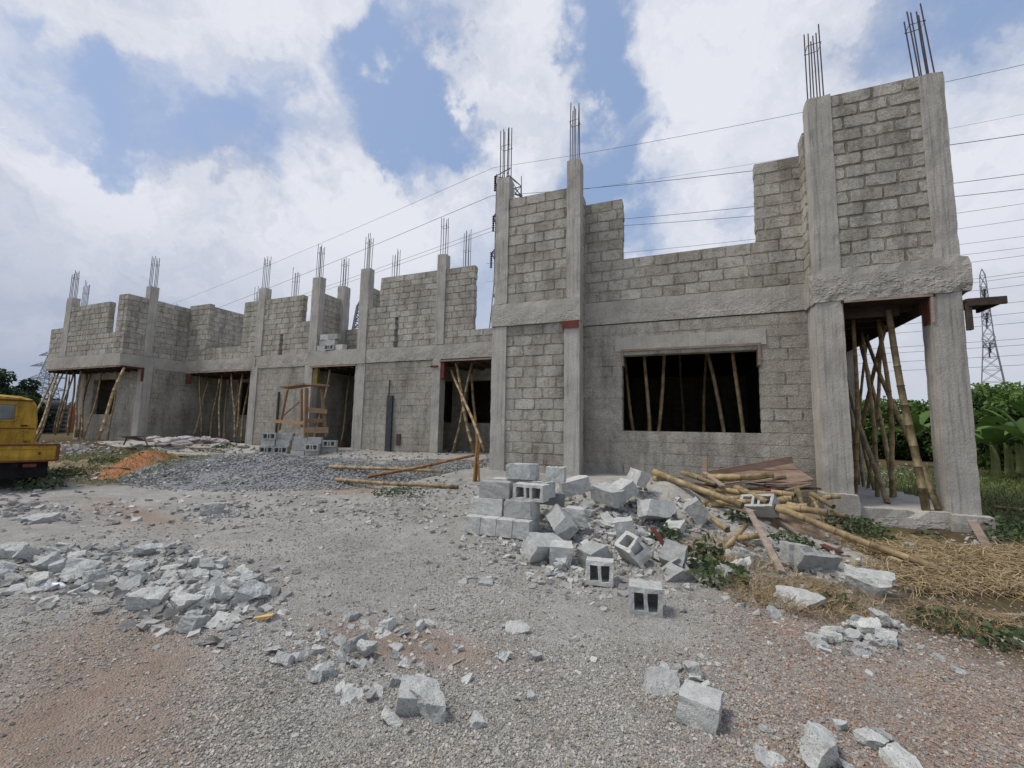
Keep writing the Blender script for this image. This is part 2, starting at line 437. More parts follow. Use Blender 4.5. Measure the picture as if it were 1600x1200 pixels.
mb = MB(); mb.box(2.56, 3.80, 9.25, 13.7, 3.80, 3.85); mb.box(2.56, 3.83, 8.93, 9.27, 3.79, 3.828)
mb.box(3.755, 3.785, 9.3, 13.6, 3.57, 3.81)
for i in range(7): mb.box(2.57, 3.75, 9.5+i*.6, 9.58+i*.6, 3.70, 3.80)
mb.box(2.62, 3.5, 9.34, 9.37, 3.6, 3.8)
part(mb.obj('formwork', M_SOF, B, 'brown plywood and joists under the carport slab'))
mb = MB(); mb.box(3.772, 3.812, 9.05, 9.25, 3.36, 3.79); mb.box(3.765, 3.80, 13.5, 13.62, 3.2, 3.8); mb.box(2.595, 2.61, 9.0, 9.26, 2.7, 3.8)
part(mb.obj('shutter_board', M_RED, B, 'reddish boards against the carport columns'))
mb = MB(); mb.box(2.60, 3.80, 8.925, 8.955, 3.795, 3.845); mb.box(3.765, 3.80, 8.93, 8.96, 3.35, 3.79)
part(mb.obj('edge_board', M_WOODG, B))
mb = MB(); mb.box(4.18, 4.62, 8.9, 9.55, 3.66, 3.70); mb.box(4.20, 4.66, 8.88, 8.92, 3.58, 3.70); mb.box(4.19, 4.25, 8.9, 8.98, 3.2, 3.66); mb.box(4.6, 4.64, 8.9, 9.55, 3.60, 3.66)
part(mb.obj('shutter_board', M_SOF, B, 'dark plywood shelf sticking out beside the carport column'))
cmem('floor_slab', 2.1, 4.22, 8.90, 14.2, -.05, .33, M_CON, pock=.6, streak=.25, jit=.012, chip=.04, label='raised concrete slab under the carport')
cmem('plinth', 2.12, 2.62, 8.82, 9.2, -.05, .52, M_CON, streak=.5, jit=.012)
cmem('plinth', 3.76, 4.24, 8.80, 9.1, -.1, .32, M_CON, streak=.3, jit=.012)

# --- recessed long facade  (y = 12.9)
FY = 12.9
OP2 = (-7.92, -4.35, .5, 3.88); ENT = (-13.84, -11.65, .5, 3.86); OP1 = (-21.35, -17.3, .5, 3.86)
bwall('block_wall', 'x', FY, -16.95, -14.2, .2, 3.86, mat=M_BLKS, relief=.003, jit=.004, n=16)
bwall('block_wall', 'x', FY, -11.25, -8.2, .2, 3.86, mat=M_BLKS, relief=.003, jit=.004, n=16)
column(-8.22, -7.9, FY-.04, .2, 3.9); column(-11.66, -11.2, FY-.03, .2, 3.9); column(-14.24, -13.84, FY-.03, .2, 3.9)
column(-17.34, -16.93, FY-.04, .2, 3.9); column(-4.4, -4.1, FY-.03, .2, 3.9)
cmem('beam', -21.9, -17.1, FY-.05, FY+.2, 3.86, 4.38, M_BEAM, pock=.8, streak=.4)
cmem('beam', -17.1, -14.0, FY-.03, FY+.2, 3.87, 4.40, M_BEAM, pock=1, streak=.4)
cmem('beam', -14.0, -11.2, FY-.06, FY+.2, 3.86, 4.44, M_BEAM, pock=.2, streak=.4)
cmem('beam', -11.2, -4.0, FY-.03, FY+.2, 3.88, 4.40, M_BEAM, pock=.6, streak=.4)
# upper storey
bwall('block_wall', 'x', FY, -21.9, -20.45, 4.38, 7.05, n=11)
bwall('block_wall', 'x', FY, -20.45, -18.1, 4.38, 4.92, n=2, ragged=.02)
bwall('block_wall', 'x', FY, -18.12, -14.1, 4.38, 6.88, n=11, ragged=.02,
      solid=cut([(-15.8, -15.62, 4.3, 5.35)], [(-18.2, -14.62, 6.9), (-14.62, -14.0, 5.85)]))
bwall('block_wall', 'x', FY, -11.3, -4.05, 4.40, 7.14, n=12, ragged=.02,
      solid=cut([(-9.94, -9.76, 4.3, 5.5)], [(-11.4, -10.7, 5.93), (-10.7, -6.7, 7.2), (-6.7, -4.0, 4.92)]))
def ucol(x0, x1, zt, y=FY-.04, d=.3): return cmem('column', x0, x1, y, y+d, 4.41, zt, top_rough=.02)
ucol(-17.22, -16.82, 7.42); ucol(-14.13, -13.70, 7.54); ucol(-11.64, -11.22, 7.60); ucol(-8.18, -7.82, 7.70)
bwall('block_wall', 'y', -13.72, FY+.26, 14.1, 4.4, 6.92, n=11)
cmem('column', -13.95, -13.55, 14.05, 14.4, 4.41, 7.53, top_rough=.02)
bwall('block_wall', 'x', 14.25, -13.6, -11.2, 4.4, 5.62, n=5)
bwall('block_wall', 'y', -11.25, FY+.3, 15.0, 4.4, 6.9, n=11)
bwall('block_wall', 'y', -20.62, FY+.2, 17.5, 4.4, 7.0, n=11)
bwall('block_wall', 'x', 16.2, -20.6, -18.2, 4.4, 5.0, n=3)
cmem('floor_slab', -21.8, -4.0, FY+.19, 20.0, 4.02, 4.37, M_CON, seg=.6)

# --- left cantilevered block
LX = -21.85
bwall('block_wall', 'y', LX, 11.55, FY, .3, 3.9, n=16, mat=M_BLKS, relief=.003, jit=.004)
cmem('column', LX-.4, LX+.03, 11.25, 11.6, .3, 3.9)
cmem('beam', LX-.22, LX+.02, 10.36, FY+.1, 3.85, 4.36, M_BEAM, streak=.3, pock=.3)
cmem('beam', -27.75, LX-.2, 10.37, 10.6, 3.85, 4.38, M_BEAM, streak=.3, pock=.3)
bwall('block_wall', 'y', LX, 10.42, FY, 4.36, 6.92, n=11, relief=.010)
bwall('block_wall', 'x', 10.41, -27.73, LX-.22, 4.38, 6.93, n=11, relief=.010,
      solid=cut([(-23.16, -22.50, 5.2, 8)], [(-27.8, -26.62, 5.78), (-26.62, -22.68, 6.8), (-22.68, -21, 6.95)]))
cmem('column', LX-.30, LX+.03, 11.18, 11.52, 4.37, 7.50, top_rough=.02); cmem('column', -26.66, -26.2, 10.39, 10.7, 4.39, 7.18, top_rough=.02)
cmem('column', -27.0, -26.62, 11.35, 11.7, .2, 3.9)
bwall('block_wall', 'x', 11.42, -26.65, LX-.38, .2, 3.9, n=16, mat=M_BLKS, relief=.003, jit=.004, solid=cut([(-25.92, -24.12, 1.8, 3.47)]))
cmem('floor_slab', -27.7, LX-.2, 10.58, 20.0, 4.02, 4.36, M_CON, seg=.6)
bwall('block_wall', 'y', -27.4, 10.65, 20, 4.38, 5.8, n=6)
bwall('block_wall', 'y', LX, FY, 20, .3, 3.9, n=16, mat=M_BLKS)
bwall('block_wall', 'y', -26.7, 11.6, 19.6, .3, 3.9, n=16)
bwall('block_wall', 'x', 11.45+8, -27.4, LX, .3, 3.9, n=16)
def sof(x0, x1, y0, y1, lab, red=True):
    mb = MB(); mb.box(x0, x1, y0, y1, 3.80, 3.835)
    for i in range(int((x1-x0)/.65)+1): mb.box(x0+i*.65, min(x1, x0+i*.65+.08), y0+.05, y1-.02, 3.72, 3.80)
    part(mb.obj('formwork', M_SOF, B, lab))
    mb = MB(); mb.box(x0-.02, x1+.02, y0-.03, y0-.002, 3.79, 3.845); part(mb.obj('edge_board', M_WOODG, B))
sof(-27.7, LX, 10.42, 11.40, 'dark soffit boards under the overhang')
sof(OP1[0]-.3, OP1[1], FY-.05, 15.2, 'soffit boards over the left porch')
sof(ENT[0], ENT[1], FY-.05, 15.8, 'soffit boards over the entrance')
sof(OP2[0], OP2[1], FY-.03, 15.2, 'soffit boards over the right porch')
mb = MB(); mb.box(LX-.03, LX+.05, 10.42, 11.27, 3.795, 3.84); mb.box(LX-.02, LX+.045, 11.19, 11.26, 3.25, 3.8)
mb.box(OP1[0]-.25, OP1[0]+.1, FY-.06, FY-.02, 3.3, 3.78); mb.box(OP2[0]+.02, OP2[0]+.16, FY-.03, FY+.2, 3.2, 3.8)
mb.box(-8.3, -7.98, FY-.075, FY-.042, 3.6, 3.66)
part(mb.obj('shutter_board', M_RED, B, 'red shutter boards at the corners of the openings'))
mb = MB(); mb.box(ENT[0]+.02, ENT[0]+.26, FY+.0, FY+.1, 3.15, 3.78)
part(mb.obj('shutter_board', mat_simple('mustard board', (.20, .16, .04), (.30, .25, .08), 5), B, 'mustard yellow board at the entrance corner'))

# --- interior: floor, rear and cross walls (dark rooms seen through the openings)
def iwall(axis, plane, u0, u1, holes=(), z0=.3, z1=4.05, lab=None):
    return bwall('partition_wall', axis, plane, u0, u1, z0, z1, n=16, mat=M_BLKS, relief=.003, jit=.004, solid=cut(list(holes)) if holes else None, label=lab)
iwall('x', 14.9, -21.8, -17.0, [(-20.9, -19.5, 1.87, 3.5)])
iwall('x', 14.9, -9.6, -4.1, [(-9.05, -8.55, 1.77, 3.37), (-7.95, -6.75, 1.74, 3.36)])
iwall('y', -17.0, FY+.2, 14.9); iwall('y', -13.9, FY+.3, 16.5); iwall('x', 16.2, -13.9, -12.2); iwall('y', -9.3, FY+.2, 14.9)
iwall('y', -11.0, FY+.3, 19.9); iwall('x', 19.8, -27.5, 2.6)
iwall('x', 12.9, -4.1, -2.1); iwall('y', -3.6, 9.6, 19.8)
mb = MB(); mb.box(-21.8, 2.4, 9.85, 20.2, .35, .42); mb.box(-27, -21.9, 11.5, 20, .35, .42)
part(mb.obj('ground_floor', M_CON, B))
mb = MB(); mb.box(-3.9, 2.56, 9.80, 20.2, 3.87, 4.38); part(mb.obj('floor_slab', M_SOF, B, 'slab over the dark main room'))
mb = MB(); mb.box(-20.95, -19.45, 14.87, 14.93, 1.80, 1.87); part(mb.obj('window_sill', M_WOOD, B))

# --- starter bars
def rebar(x, y, z, h=1.5, n=6, w=.2, d=.16, lean=(0, 0), rings=(.75,)):
    mb = MB(); k = n//2
    for j in range(2):
        for i in range(k):
            bx = x-w/2+w*i/(k-1); by = y-d/2+d*j
            hh = h*random.uniform(.88, 1.03); e = random.uniform(-.02, .02)
            mb.tube([(bx, by, z-.05), (bx+lean[0]*.5+e*.4, by+lean[1]*.5, z+hh*.5), (bx+lean[0]+e, by+lean[1]+random.uniform(-.02, .02), z+hh)], .0115, 5)
    for rr in rings:
        zz = z+h*rr; f = rr
        q = [(x-w/2-.012+lean[0]*f, y-d/2-.012, zz), (x+w/2+.012+lean[0]*f, y-d/2-.012, zz+.015), (x+w/2+.012+lean[0]*f, y+d/2+.012, zz+.02), (x-w/2-.012+lean[0]*f, y+d/2+.012, zz)]
        mb.tube(q+[q[0]], .007, 4)
    return part(mb.obj('rebar_cage', M_REB, B))
rebar(2.41, 9.12, 7.74, 1.5, 6, .2, .2, (.0, 0)); rebar(4.02, 9.12, 7.7, 1.42, 6, .2, .16, (-.10, 0))
rebar(-2.24, 9.15, 7.58, 1.48, 6, .18, .18, rings=(.68,)); rebar(-3.96, 9.14, 7.5, 1.42, 6, .22, .16, rings=(.62,))
rebar(-8.0, FY+.1, 7.68, 1.45); rebar(-11.43, FY+.1, 7.58, 1.45); rebar(-13.92, FY+.1, 7.52, 1.45); rebar(-13.75, 14.2, 7.5, 1.35, 6, .25)
rebar(-17.03, FY+.1, 7.40, 1.5); rebar(LX-.15, 11.35, 7.48, 1.4, 6, .2, .2); rebar(-26.55, 10.55, 7.15, 1.35, 6, .24)
for (px, pyt, pyb, Y) in ((127, 438, 476, 13.0), (398, 447, 476, 17.0), (457, 416, 462, 15.6), (615, 385, 430, 15.6), (727, 360, 414, 15.6), (271, 472, 482, 20)):
    pt, pb = onY(px, pyt, Y), onY(px, pyb, Y)
    zb_ = min(pb.z, 6.9)-.5
    cmem('column', pb.x-.18, pb.x+.18, Y-.02, Y+.3, 4.3, zb_, seg=.5)
    rebar(pb.x, Y+.14, zb_, pt.z-zb_, 6, .26, .16)
mb = MB(); mb.tube([(-4.55, FY+.1, 4.9), (-4.3, FY+.1, 5.9), (-4.22, FY+.1, 6.3)], .012, 5); mb.tube([(-6.3, 14, 4.4), (-6.3, 14, 6.6)], .02, 5)
part(mb.obj('rebar_cage', M_REB, B, 'thin loose bars behind the low parapet'))
# --- conduit chase in walls
# exposed pipe
mb = MB(); mb.box(-10.06, -9.83, FY-.10, FY-.02, .62, 2.62); part(mb.obj('drain_pipe', mat_simple('dark grey pipe', (.045, .05, .06), (.08, .085, .095), 8, .5), B, 'dark grey vertical drain pipe boxed against the wall'))
mb = MB(); mb.tube([(-10.02, FY-.06, 2.6), (-10.0, FY-.06, 3.2)], .025, 8); part(mb.obj('conduit', M_REB, B))
mb = MB(); mb.box(-15.62, -15.54, FY-.05, FY-.01, .65, 2.85); part(mb.obj('conduit', M_REB, B, 'thin dark conduit left of the entrance'))
mb = MB(); mb.box(-9.62, -9.45, FY-.04, FY-.0, .85, 1.25); part(mb.obj('meter_recess', M_REB, B))

# ------------------------------------------------------------------ ground
def axis_coords(a, b, step, far, grow=1.25):
    c = list(np.arange(a, b+step/2, step)); s = step; x = c[-1]
    while x < far: s *= grow; x += s; c.append(x)
    s = step; x = c[0]; pre = []
    while x > -far: s *= grow; x -= s; pre.append(x)
    return np.array(pre[::-1]+c)
def ell(x, y, c, a, b, rot=0, soft=.5):
    dx, dy = x-c[0], y-c[1]; ca, sa = math.cos(rot), math.sin(rot)
    u, v = (dx*ca+dy*sa)/a, (-dx*sa+dy*ca)/b
    return ss(1+soft, 1-soft, math.hypot(u, v)+.35*noise.noise((x*.9, y*.9, 5)))
red_spots = [(G(190, 1060), 1.0, .45, -.3), (G(60, 1150), .6, .3, 0), (G(330, 945), .5, .2, 0), (G(520, 760), 1.2, .5, 0), (G(200, 800), 1.6, .35, -.2), (G(640, 1010), .7, .22, .1), (G(250, 1180), .5, .2, 0)]
def masks(x, y):
    r = max([ell(x, y, c, a, b, t, .7) for c, a, b, t in red_spots]) if abs(x) < 30 and -1 < y < 20 else 0
    # reddish pebbles: right foreground
    g = ss(-.55, .5, x-.08*y+.35*noise.noise((x*1.1, y*1.1, 2)))*ss(5.6, 4.4, y+.1*x)
    # brown soil / grass zone right and far
    b = ss(1.0, 2.2, x+.35*noise.noise((x*.8, y*.8, 8))+.22*(y-5.2))*ss(3.6, 4.6, y+.3*noise.noise((x, y, 0)))
    if x < -9: b = max(b, ss(-11.5, -13, x+.5*noise.noise((x*.5, y*.5, 1)))*ss(5.0, 6.6, y))
    if x > 5 or y > 18 or x < -30 or y < -3: b = max(b, 1 if (y > 18 or x < -30) else ss(5, 8, x))
    return r, g, b
xs = axis_coords(-24, 9, .11, 3500); ys = axis_coords(.8, 13, .11, 3500)
nx, ny = len(xs), len(ys)
vs = np.zeros((ny, nx, 3)); cs = np.ones((ny, nx, 4))
for j, y in enumerate(ys):
    for i, x in enumerate(xs):
        vs[j, i] = (x, y, terr(x, y)); cs[j, i, :3] = masks(x, y)
me = bpy.data.meshes.new('ground')
q = np.arange(nx*ny).reshape(ny, nx)
fc = np.stack([q[:-1, :-1], q[:-1, 1:], q[1:, 1:], q[1:, :-1]], -1).reshape(-1, 4)
me.from_pydata(vs.reshape(-1, 3).tolist(), [], fc.tolist())
at = me.color_attributes.new('mask', 'FLOAT_COLOR', 'POINT'); at.data.foreach_set('color', cs.ravel())
me.polygons.foreach_set('use_smooth', [True]*len(me.polygons))
def mat_ground():
    M, nt, b = new_mat('gravel ground', .97, .1); v = world_co(nt)
    a = sep(nt, attr(nt, 'mask').outputs['Color'])
    grey = ramp(nt, noi(nt, v, .9, 6, .62, .5), [(.28, (.39, .375, .34)), (.5, (.50, .485, .45)), (.72, (.60, .585, .55))])
    vo = N(nt, 'ShaderNodeTexVoronoi'); vo.inputs['Scale'].default_value = 95; L(nt, v, vo.inputs['Vector'])
    pe = sep(nt, vo.outputs['Color'])
    pv = ramp(nt, pe[0], [(0, g3(.74)), (.6, g3(1)), (1, g3(1.25))])
    c = mix(nt, .8, grey, pv, 'MULTIPLY')
    redp = ramp(nt, pe[1], [(0, (.28, .16, .11)), (.4, (.40, .28, .215)), (.7, (.47, .38, .31)), (1, (.56, .51, .45))])
    mg = math_(nt, 'MULTIPLY', a[1], ramp(nt, noi(nt, v, 1.4, 4, .6, .5), [(.3, g3(.2)), (.6, g3(1))]))
    c = mix(nt, math_(nt, 'MULTIPLY', mg, .8), c, redp)
    soil = ramp(nt, noi(nt, v, 3, 5, .6), [(.3, (.37, .27, .205)), (.7, (.47, .37, .295))])
    c = mix(nt, math_(nt, 'MULTIPLY', a[0], .85), c, soil)
    brown = ramp(nt, noi(nt, v, 2.5, 6, .7), [(.3, (.10, .075, .04)), (.5, (.17, .125, .07)), (.7, (.12, .125, .05))])
    c = mix(nt, a[2], c, brown)
    dk = ramp(nt, noi(nt, v, 3.5, 6, .7), [(.3, g3(.78)), (.62, g3(1.08))])
    c = mix(nt, .75, c, dk, 'MULTIPLY')
    fs = ramp(nt, noi(nt, v, 120, 3, .8), [(.3, g3(.6)), (.7, g3(1.25))]); c = mix(nt, .7, c, fs, 'MULTIPLY')
    L(nt, c, b.inputs['Base Color'])
    inv = math_(nt, 'SUBTRACT', 1, vo.outputs['Distance'])
    h = math_(nt, 'ADD', math_(nt, 'MULTIPLY', inv, 1.0), math_(nt, 'MULTIPLY', noi(nt, v, 11, 6, .75), 2.4))
    h = math_(nt, 'ADD', h, math_(nt, 'MULTIPLY', noi(nt, v, 110, 3, .8), .5))
    bump(nt, b, h, .022, .9)
    return M
me.materials.append(mat_ground()); tag(mkobj('ground', me), None, None, kind='structure')

# ------------------------------------------------------------------ stones, numpy batches
def stone_batch(name, P, size, tone, mat, label, cat, flat=.6, group=None):
    """many small angular stones baked into one mesh"""
    n = len(P)
    base = np.array([(x, y, z) for z in (-1, 1) for y in (-1, 1) for x in (-1, 1)], float)*.5
    top = np.array([(x, y, z) for z in (0, 1) for y in (0, 1) for x in (0, 1)])
    V = base[None]*rng.uniform(.55, 1.25, (n, 8, 3))
    V[..., 2] *= flat
    V *= size[:, None, None]
    ax = rng.uniform(0, 2*math.pi, n); tl = rng.normal(0, .45, n); t2 = rng.normal(0, .45, n)
    c, s = np.cos(tl), np.sin(tl); y, z = V[..., 1].copy(), V[..., 2].copy()
    V[..., 1] = y*c[:, None]-z*s[:, None]; V[..., 2] = y*s[:, None]+z*c[:, None]
    c, s = np.cos(t2), np.sin(t2); x, z = V[..., 0].copy(), V[..., 2].copy()
    V[..., 0] = x*c[:, None]-z*s[:, None]; V[..., 2] = x*s[:, None]+z*c[:, None]
    c, s = np.cos(ax), np.sin(ax); x, y = V[..., 0].copy(), V[..., 1].copy()
    V[..., 0] = x*c[:, None]-y*s[:, None]; V[..., 1] = x*s[:, None]+y*c[:, None]
    V += P[:, None, :]
    F = np.array([(0, 2, 3, 1), (4, 5, 7, 6), (0, 1, 5, 4), (2, 6, 7, 3), (0, 4, 6, 2), (1, 3, 7, 5)])
    FF = (F[None]+8*np.arange(n)[:, None, None]).reshape(-1, 4)
    me = bpy.data.meshes.new(name)
    me.vertices.add(n*8); me.vertices.foreach_set('co', V.ravel())
    me.loops.add(len(FF)*4); me.loops.foreach_set('vertex_index', FF.ravel().astype(np.int32))
    me.polygons.add(len(FF)); me.polygons.foreach_set('loop_start', (np.arange(len(FF))*4).astype(np.int32))
    try: me.polygons.foreach_set('loop_total', np.full(len(FF), 4, np.int32))
    except Exception: pass
    me.polygons.foreach_set('use_smooth', [False]*len(FF)); me.update(calc_edges=True)
    at = me.color_attributes.new('tone', 'FLOAT_COLOR', 'CORNER'); cc = np.ones((n, 4)); cc[:, :3] = tone
    at.data.foreach_set('color', np.repeat(cc, 24, axis=0).ravel())
    me.materials.append(mat)
    return tag(mkobj(name, me), label, cat, group, 'stuff')
M_GRAV = mat_simple('crushed stone', (.32, .308, .282), (.47, .455, .425), 20, .95, .1, 0, rnd=0, tone=True)
P = []; T = []; Z = []
cnt = 0
while cnt < 100000:
    r = 1/random.uniform(1/8.5, 1/1.75); a = YAW+random.uniform(-.98, .98)
    x, y = -math.sin(a)*r, math.cos(a)*r
    if y > 7.5 or y < .2: continue
    dens = .42+.9*noise.noise((x*1.2, y*1.2, 4.4))+.4*noise.noise((x*4, y*4, 1.4))
    rm, gm, bm_ = masks(x, y)
    dens -= .32*rm; dens -= .5*bm_; dens += .25*gm
    if random.random() > dens+.25: continue
    s = random.choice((.004, .005, .006, .007, .008, .009, .012))*random.uniform(.7, 1.15)*(1+.10*r)
    P.append((x, y, terr(x, y)+s*.2)); Z.append(s)
    if random.random() < gm*.7: k = random.uniform(.55, 1.1); q_ = random.random(); T.append((k, k*lerp(.66, .92, q_), k*lerp(.52, .84, q_)))
    else: k = random.uniform(.55, 1.25); T.append((k, k*.985, k*.96))
    cnt += 1
stone_batch('gravel', np.array(P), np.array(Z), np.array(T), M_GRAV, 'fine crushed stone and pebbles scattered over the yard', 'gravel')
GRAV_AFTER = True

# ------------------------------------------------------------------ mounds
def mound(name, cx, cy, a, b, h, rot, mat, label, cat, lift=.0, seg=60, p=1.3, rough=.05):
    mb = MB(); n1, n2 = 22, seg; ca, sa = math.cos(rot), math.sin(rot)
    rows = []
    for i in range(n1+1):
        r = i/n1; row = []
        for k in range(n2):
            t = 2*math.pi*k/n2; rr = r*(1+.16*noise.noise((math.cos(t)*1.5+cx, math.sin(t)*1.5+cy, 3)))
            u, v = rr*a*math.cos(t), rr*b*math.sin(t); x = cx+u*ca-v*sa; y = cy+u*sa+v*ca
            z = terr(x, y)+h*max(0, (1-r**p))**1.1+rough*(1-r*.7)*noise.noise((x*2.2, y*2.2, 6))-(.06 if i == n1 else 0)-.01
            mb.v.append((x, y, z)); row.append(len(mb.v)-1)
        rows.append(row)
    for i in range(n1):
        for k in range(n2):
            k2 = (k+1) % n2; mb.f.append([rows[i][k], rows[i][k2], rows[i+1][k2], rows[i+1][k]]); mb.c.append((1, 1, 1))
    o = mb.obj(name, mat, smooth=True)
    return tag(o, label, cat)
M_GG = mat_simple('blue grey granite chippings', (.15, .16, .172), (.30, .31, .32), 22, .95, .1, .02, rnd=0, bs=45)
M_SOIL = mat_simple('red laterite soil', (.30, .125, .06), (.48, .225, .12), 5, .95, .1, .03, rnd=0, bs=14)
M_DEB = mat_simple('dusty builders rubble', (.28, .265, .235), (.46, .445, .41), 9, .95, .1, .03, rnd=0, bs=20)
M_BRN = mat_simple('brown trodden soil', (.22, .155, .10), (.38, .29, .20), 4, .95, .1, .03, rnd=0, bs=14)
g1 = mound('gravel_heap', -10.8, 8.7, 5.0, 2.5, .42, .10, M_GG, 'low spread heap of blue grey granite chippings in front of the entrance', 'gravel')
g2 = mound('gravel_heap', -6.3, 10.3, 3.0, 1.4, .26, .05, M_GG, 'low bank of grey chippings at the foot of the right porch', 'gravel')
s1 = mound('soil_heap', -15.6, 8.3, 3.2, .85, .42, R(142), M_SOIL, 'heap of bright red soil left of the gravel heap', 'soil')
s2 = mound('soil_heap', -27.0, 8.8, 1.6, .9, .55, 0, M_SOIL, 'small red soil mound beside the water tanks', 'soil')
s3 = mound('rubble_bank', -18.6, 11.2, 4.4, 1.5, .26, .05, M_DEB, 'bank of dusty rubble along the left block foot', 'rubble', rough=.14)
s4 = mound('soil_heap', -16.2, 7.3, 3.0, 1.1, .2, .1, M_BRN, 'low brown soil bank beside the yellow truck', 'soil', rough=.1)
s5 = mound('rubble_bank', -.3, 7.6, 2.6, 1.6, .32, -.08, M_DEB, 'grey rubble bank under the tumbled hollow blocks', 'rubble', rough=.1)
s6 = mound('rubble_bank', 1.2, 6.6, 1.6, 1.1, .12, -.3, M_DEB, 'thin rubble spread below the bamboo heap', 'rubble', rough=.08)
s7 = mound('brushwood_bank', 1.0, 7.95, 1.75, 1.15, .47, .03, M_BRN, 'dark bank of splinters and soil under the bamboo heap', 'debris', rough=.12)
MOUNDS = [(1.0, 7.95, 1.75, 1.15, .47, .03), (-10.8, 8.7, 5.0, 2.5, .42, .10), (-6.3, 10.3, 3.0, 1.4, .26, .05), (-15.6, 8.3, 3.2, .85, .42, R(142)), (-18.6, 11.2, 4.4, 1.5, .26, .05), (-16.2, 7.3, 3.0, 1.1, .2, .1), (-.3, 7.6, 2.6, 1.6, .32, -.08), (1.2, 6.6, 1.6, 1.1, .12, -.3)]
def surf(x, y):
    z = terr(x, y)
    for cx, cy, a, b, h, rot in MOUNDS:
        ca, sa = math.cos(rot), math.sin(rot); dx, dy = x-cx, y-cy
        r = math.hypot((dx*ca+dy*sa)/a, (-dx*sa+dy*ca)/b)
        if r < 1: z = max(z, terr(x, y)+h*(1-r**1.3)**1.1)
    return z
def GS(px, py):
    d = ray(px, py); t = .8; p = CAM+d*t
    while p.z > surf(p.x, p.y) and t < 150: t += .02+t*.003; p = CAM+d*t
    return p

def in_soil(x, y):
    dx, dy = x+15.6, y-8.3; ca, sa = math.cos(R(142)), math.sin(R(142)); return math.hypot((dx*ca+dy*sa)/3.2, (-dx*sa+dy*ca)/.85)
P = []; Z = []; T = []
for i in range(16000):
    cx, cy, a, b, h, rot = MOUNDS[1 if i % 4 else 2]
    t = random.uniform(0, 6.283); r = math.sqrt(random.random())*1.05; u, v = a*r*math.cos(t), b*r*math.sin(t)
    x, y = cx+u*math.cos(rot)-v*math.sin(rot), cy+u*math.sin(rot)+v*math.cos(rot); sz = random.uniform(.018, .045)
    if in_soil(x, y) < 1.0: continue
    P.append((x, y, surf(x, y)+sz*.1)); Z.append(sz); k = random.uniform(.45, 1.0); T.append((k*.9, k*.93, k*.97))
stone_batch('granite_chippings', np.array(P), np.array(Z), np.array(T), M_GRAV, 'blue grey chippings covering the low heap before the entrance', 'gravel')
# ------------------------------------------------------------------ broken blocks
def finish_chunk(bm, name, jit=.012, cuts=2, mat=None):
    bmesh.ops.subdivide_edges(bm, edges=[e for e in bm.edges if e.calc_length() > .09], cuts=cuts, use_grid_fill=True)
    bmesh.ops.triangulate(bm, faces=[f for f in bm.faces if len(f.verts) > 4])
    for v in bm.verts:
        p = v.co*9
        v.co += Vector((noise.noise(p), noise.noise(p+Vector((5, 1, 2))), noise.noise(p+Vector((1, 8, 3)))))*jit
        p = p*3.5; v.co += Vector((noise.noise(p), noise.noise(p+Vector((5, 1, 2))), noise.noise(p+Vector((1, 8, 3)))))*.005
    bmesh.ops.recalc_face_normals(bm, faces=bm.faces[:])
    me = bpy.data.meshes.new(name); bm.to_mesh(me); bm.free()
    at = me.color_attributes.new('tone', 'FLOAT_COLOR', 'CORNER'); at.data.foreach_set('color', np.ones(len(me.loops)*4))
    me.materials.append(mat or M_CHUNK); return me
def cutbm(bm, no, d, inward=True):
    geom = bm.verts[:]+bm.edges[:]+bm.faces[:]
    r = bmesh.ops.bisect_plane(bm, geom=geom, plane_co=Vector(no)*d, plane_no=no, clear_outer=True)
    eds = [e for e in r['geom_cut'] if isinstance(e, bmesh.types.BMEdge)]
    if eds: bmesh.ops.holes_fill(bm, edges=eds, sides=0)
def frag(i, flat):
    """angular fragment about one unit across"""
    random.seed(100+i); bm = bmesh.new()
    bmesh.ops.create_cube(bm, size=1)
    for v in bm.verts: v.co = Vector((v.co.x, v.co.y*random.uniform(.6, .95), v.co.z*flat))
    for _ in range(random.choice((3, 4, 5))):
        a = random.uniform(0, 6.28); no = Vector((math.cos(a), math.sin(a), random.uniform(-.6, .6))).normalized()
        cutbm(bm, no, random.uniform(.24, .40))
    zmin = min(v.co.z for v in bm.verts)
    for v in bm.verts: v.co.z -= zmin
    random.seed(7+i)
    bmesh.ops.triangulate(bm, faces=[f for f in bm.faces if len(f.verts) > 4])
    for _ in range(3): bmesh.ops.subdivide_edges(bm, edges=[e for e in bm.edges if e.calc_length() > .11], cuts=1, use_grid_fill=True)
    bmesh.ops.triangulate(bm, faces=bm.faces[:])
    for v in bm.verts:
        p = v.co*3.4+Vector((i, 0, 0))
        v.co += Vector((noise.noise(p), noise.noise(p+Vector((5, 1, 2))), noise.noise(p+Vector((1, 8, 3)))))*.06
        p = p*3.3; v.co += Vector((noise.noise(p), noise.noise(p+Vector((5, 1, 2))), noise.noise(p+Vector((1, 8, 3)))))*.03
    bmesh.ops.recalc_face_normals(bm, faces=bm.faces[:])
    me = bpy.data.meshes.new('fragment'); bm.to_mesh(me); bm.free()
    at = me.color_attributes.new('tone', 'FLOAT_COLOR', 'CORNER'); at.data.foreach_set('color', np.ones(len(me.loops)*4))
    me.materials.append(M_CHUNK); return me
SLABS = [frag(i, .22) for i in range(8)]; LUMPS = [frag(20+i, .55) for i in range(8)]
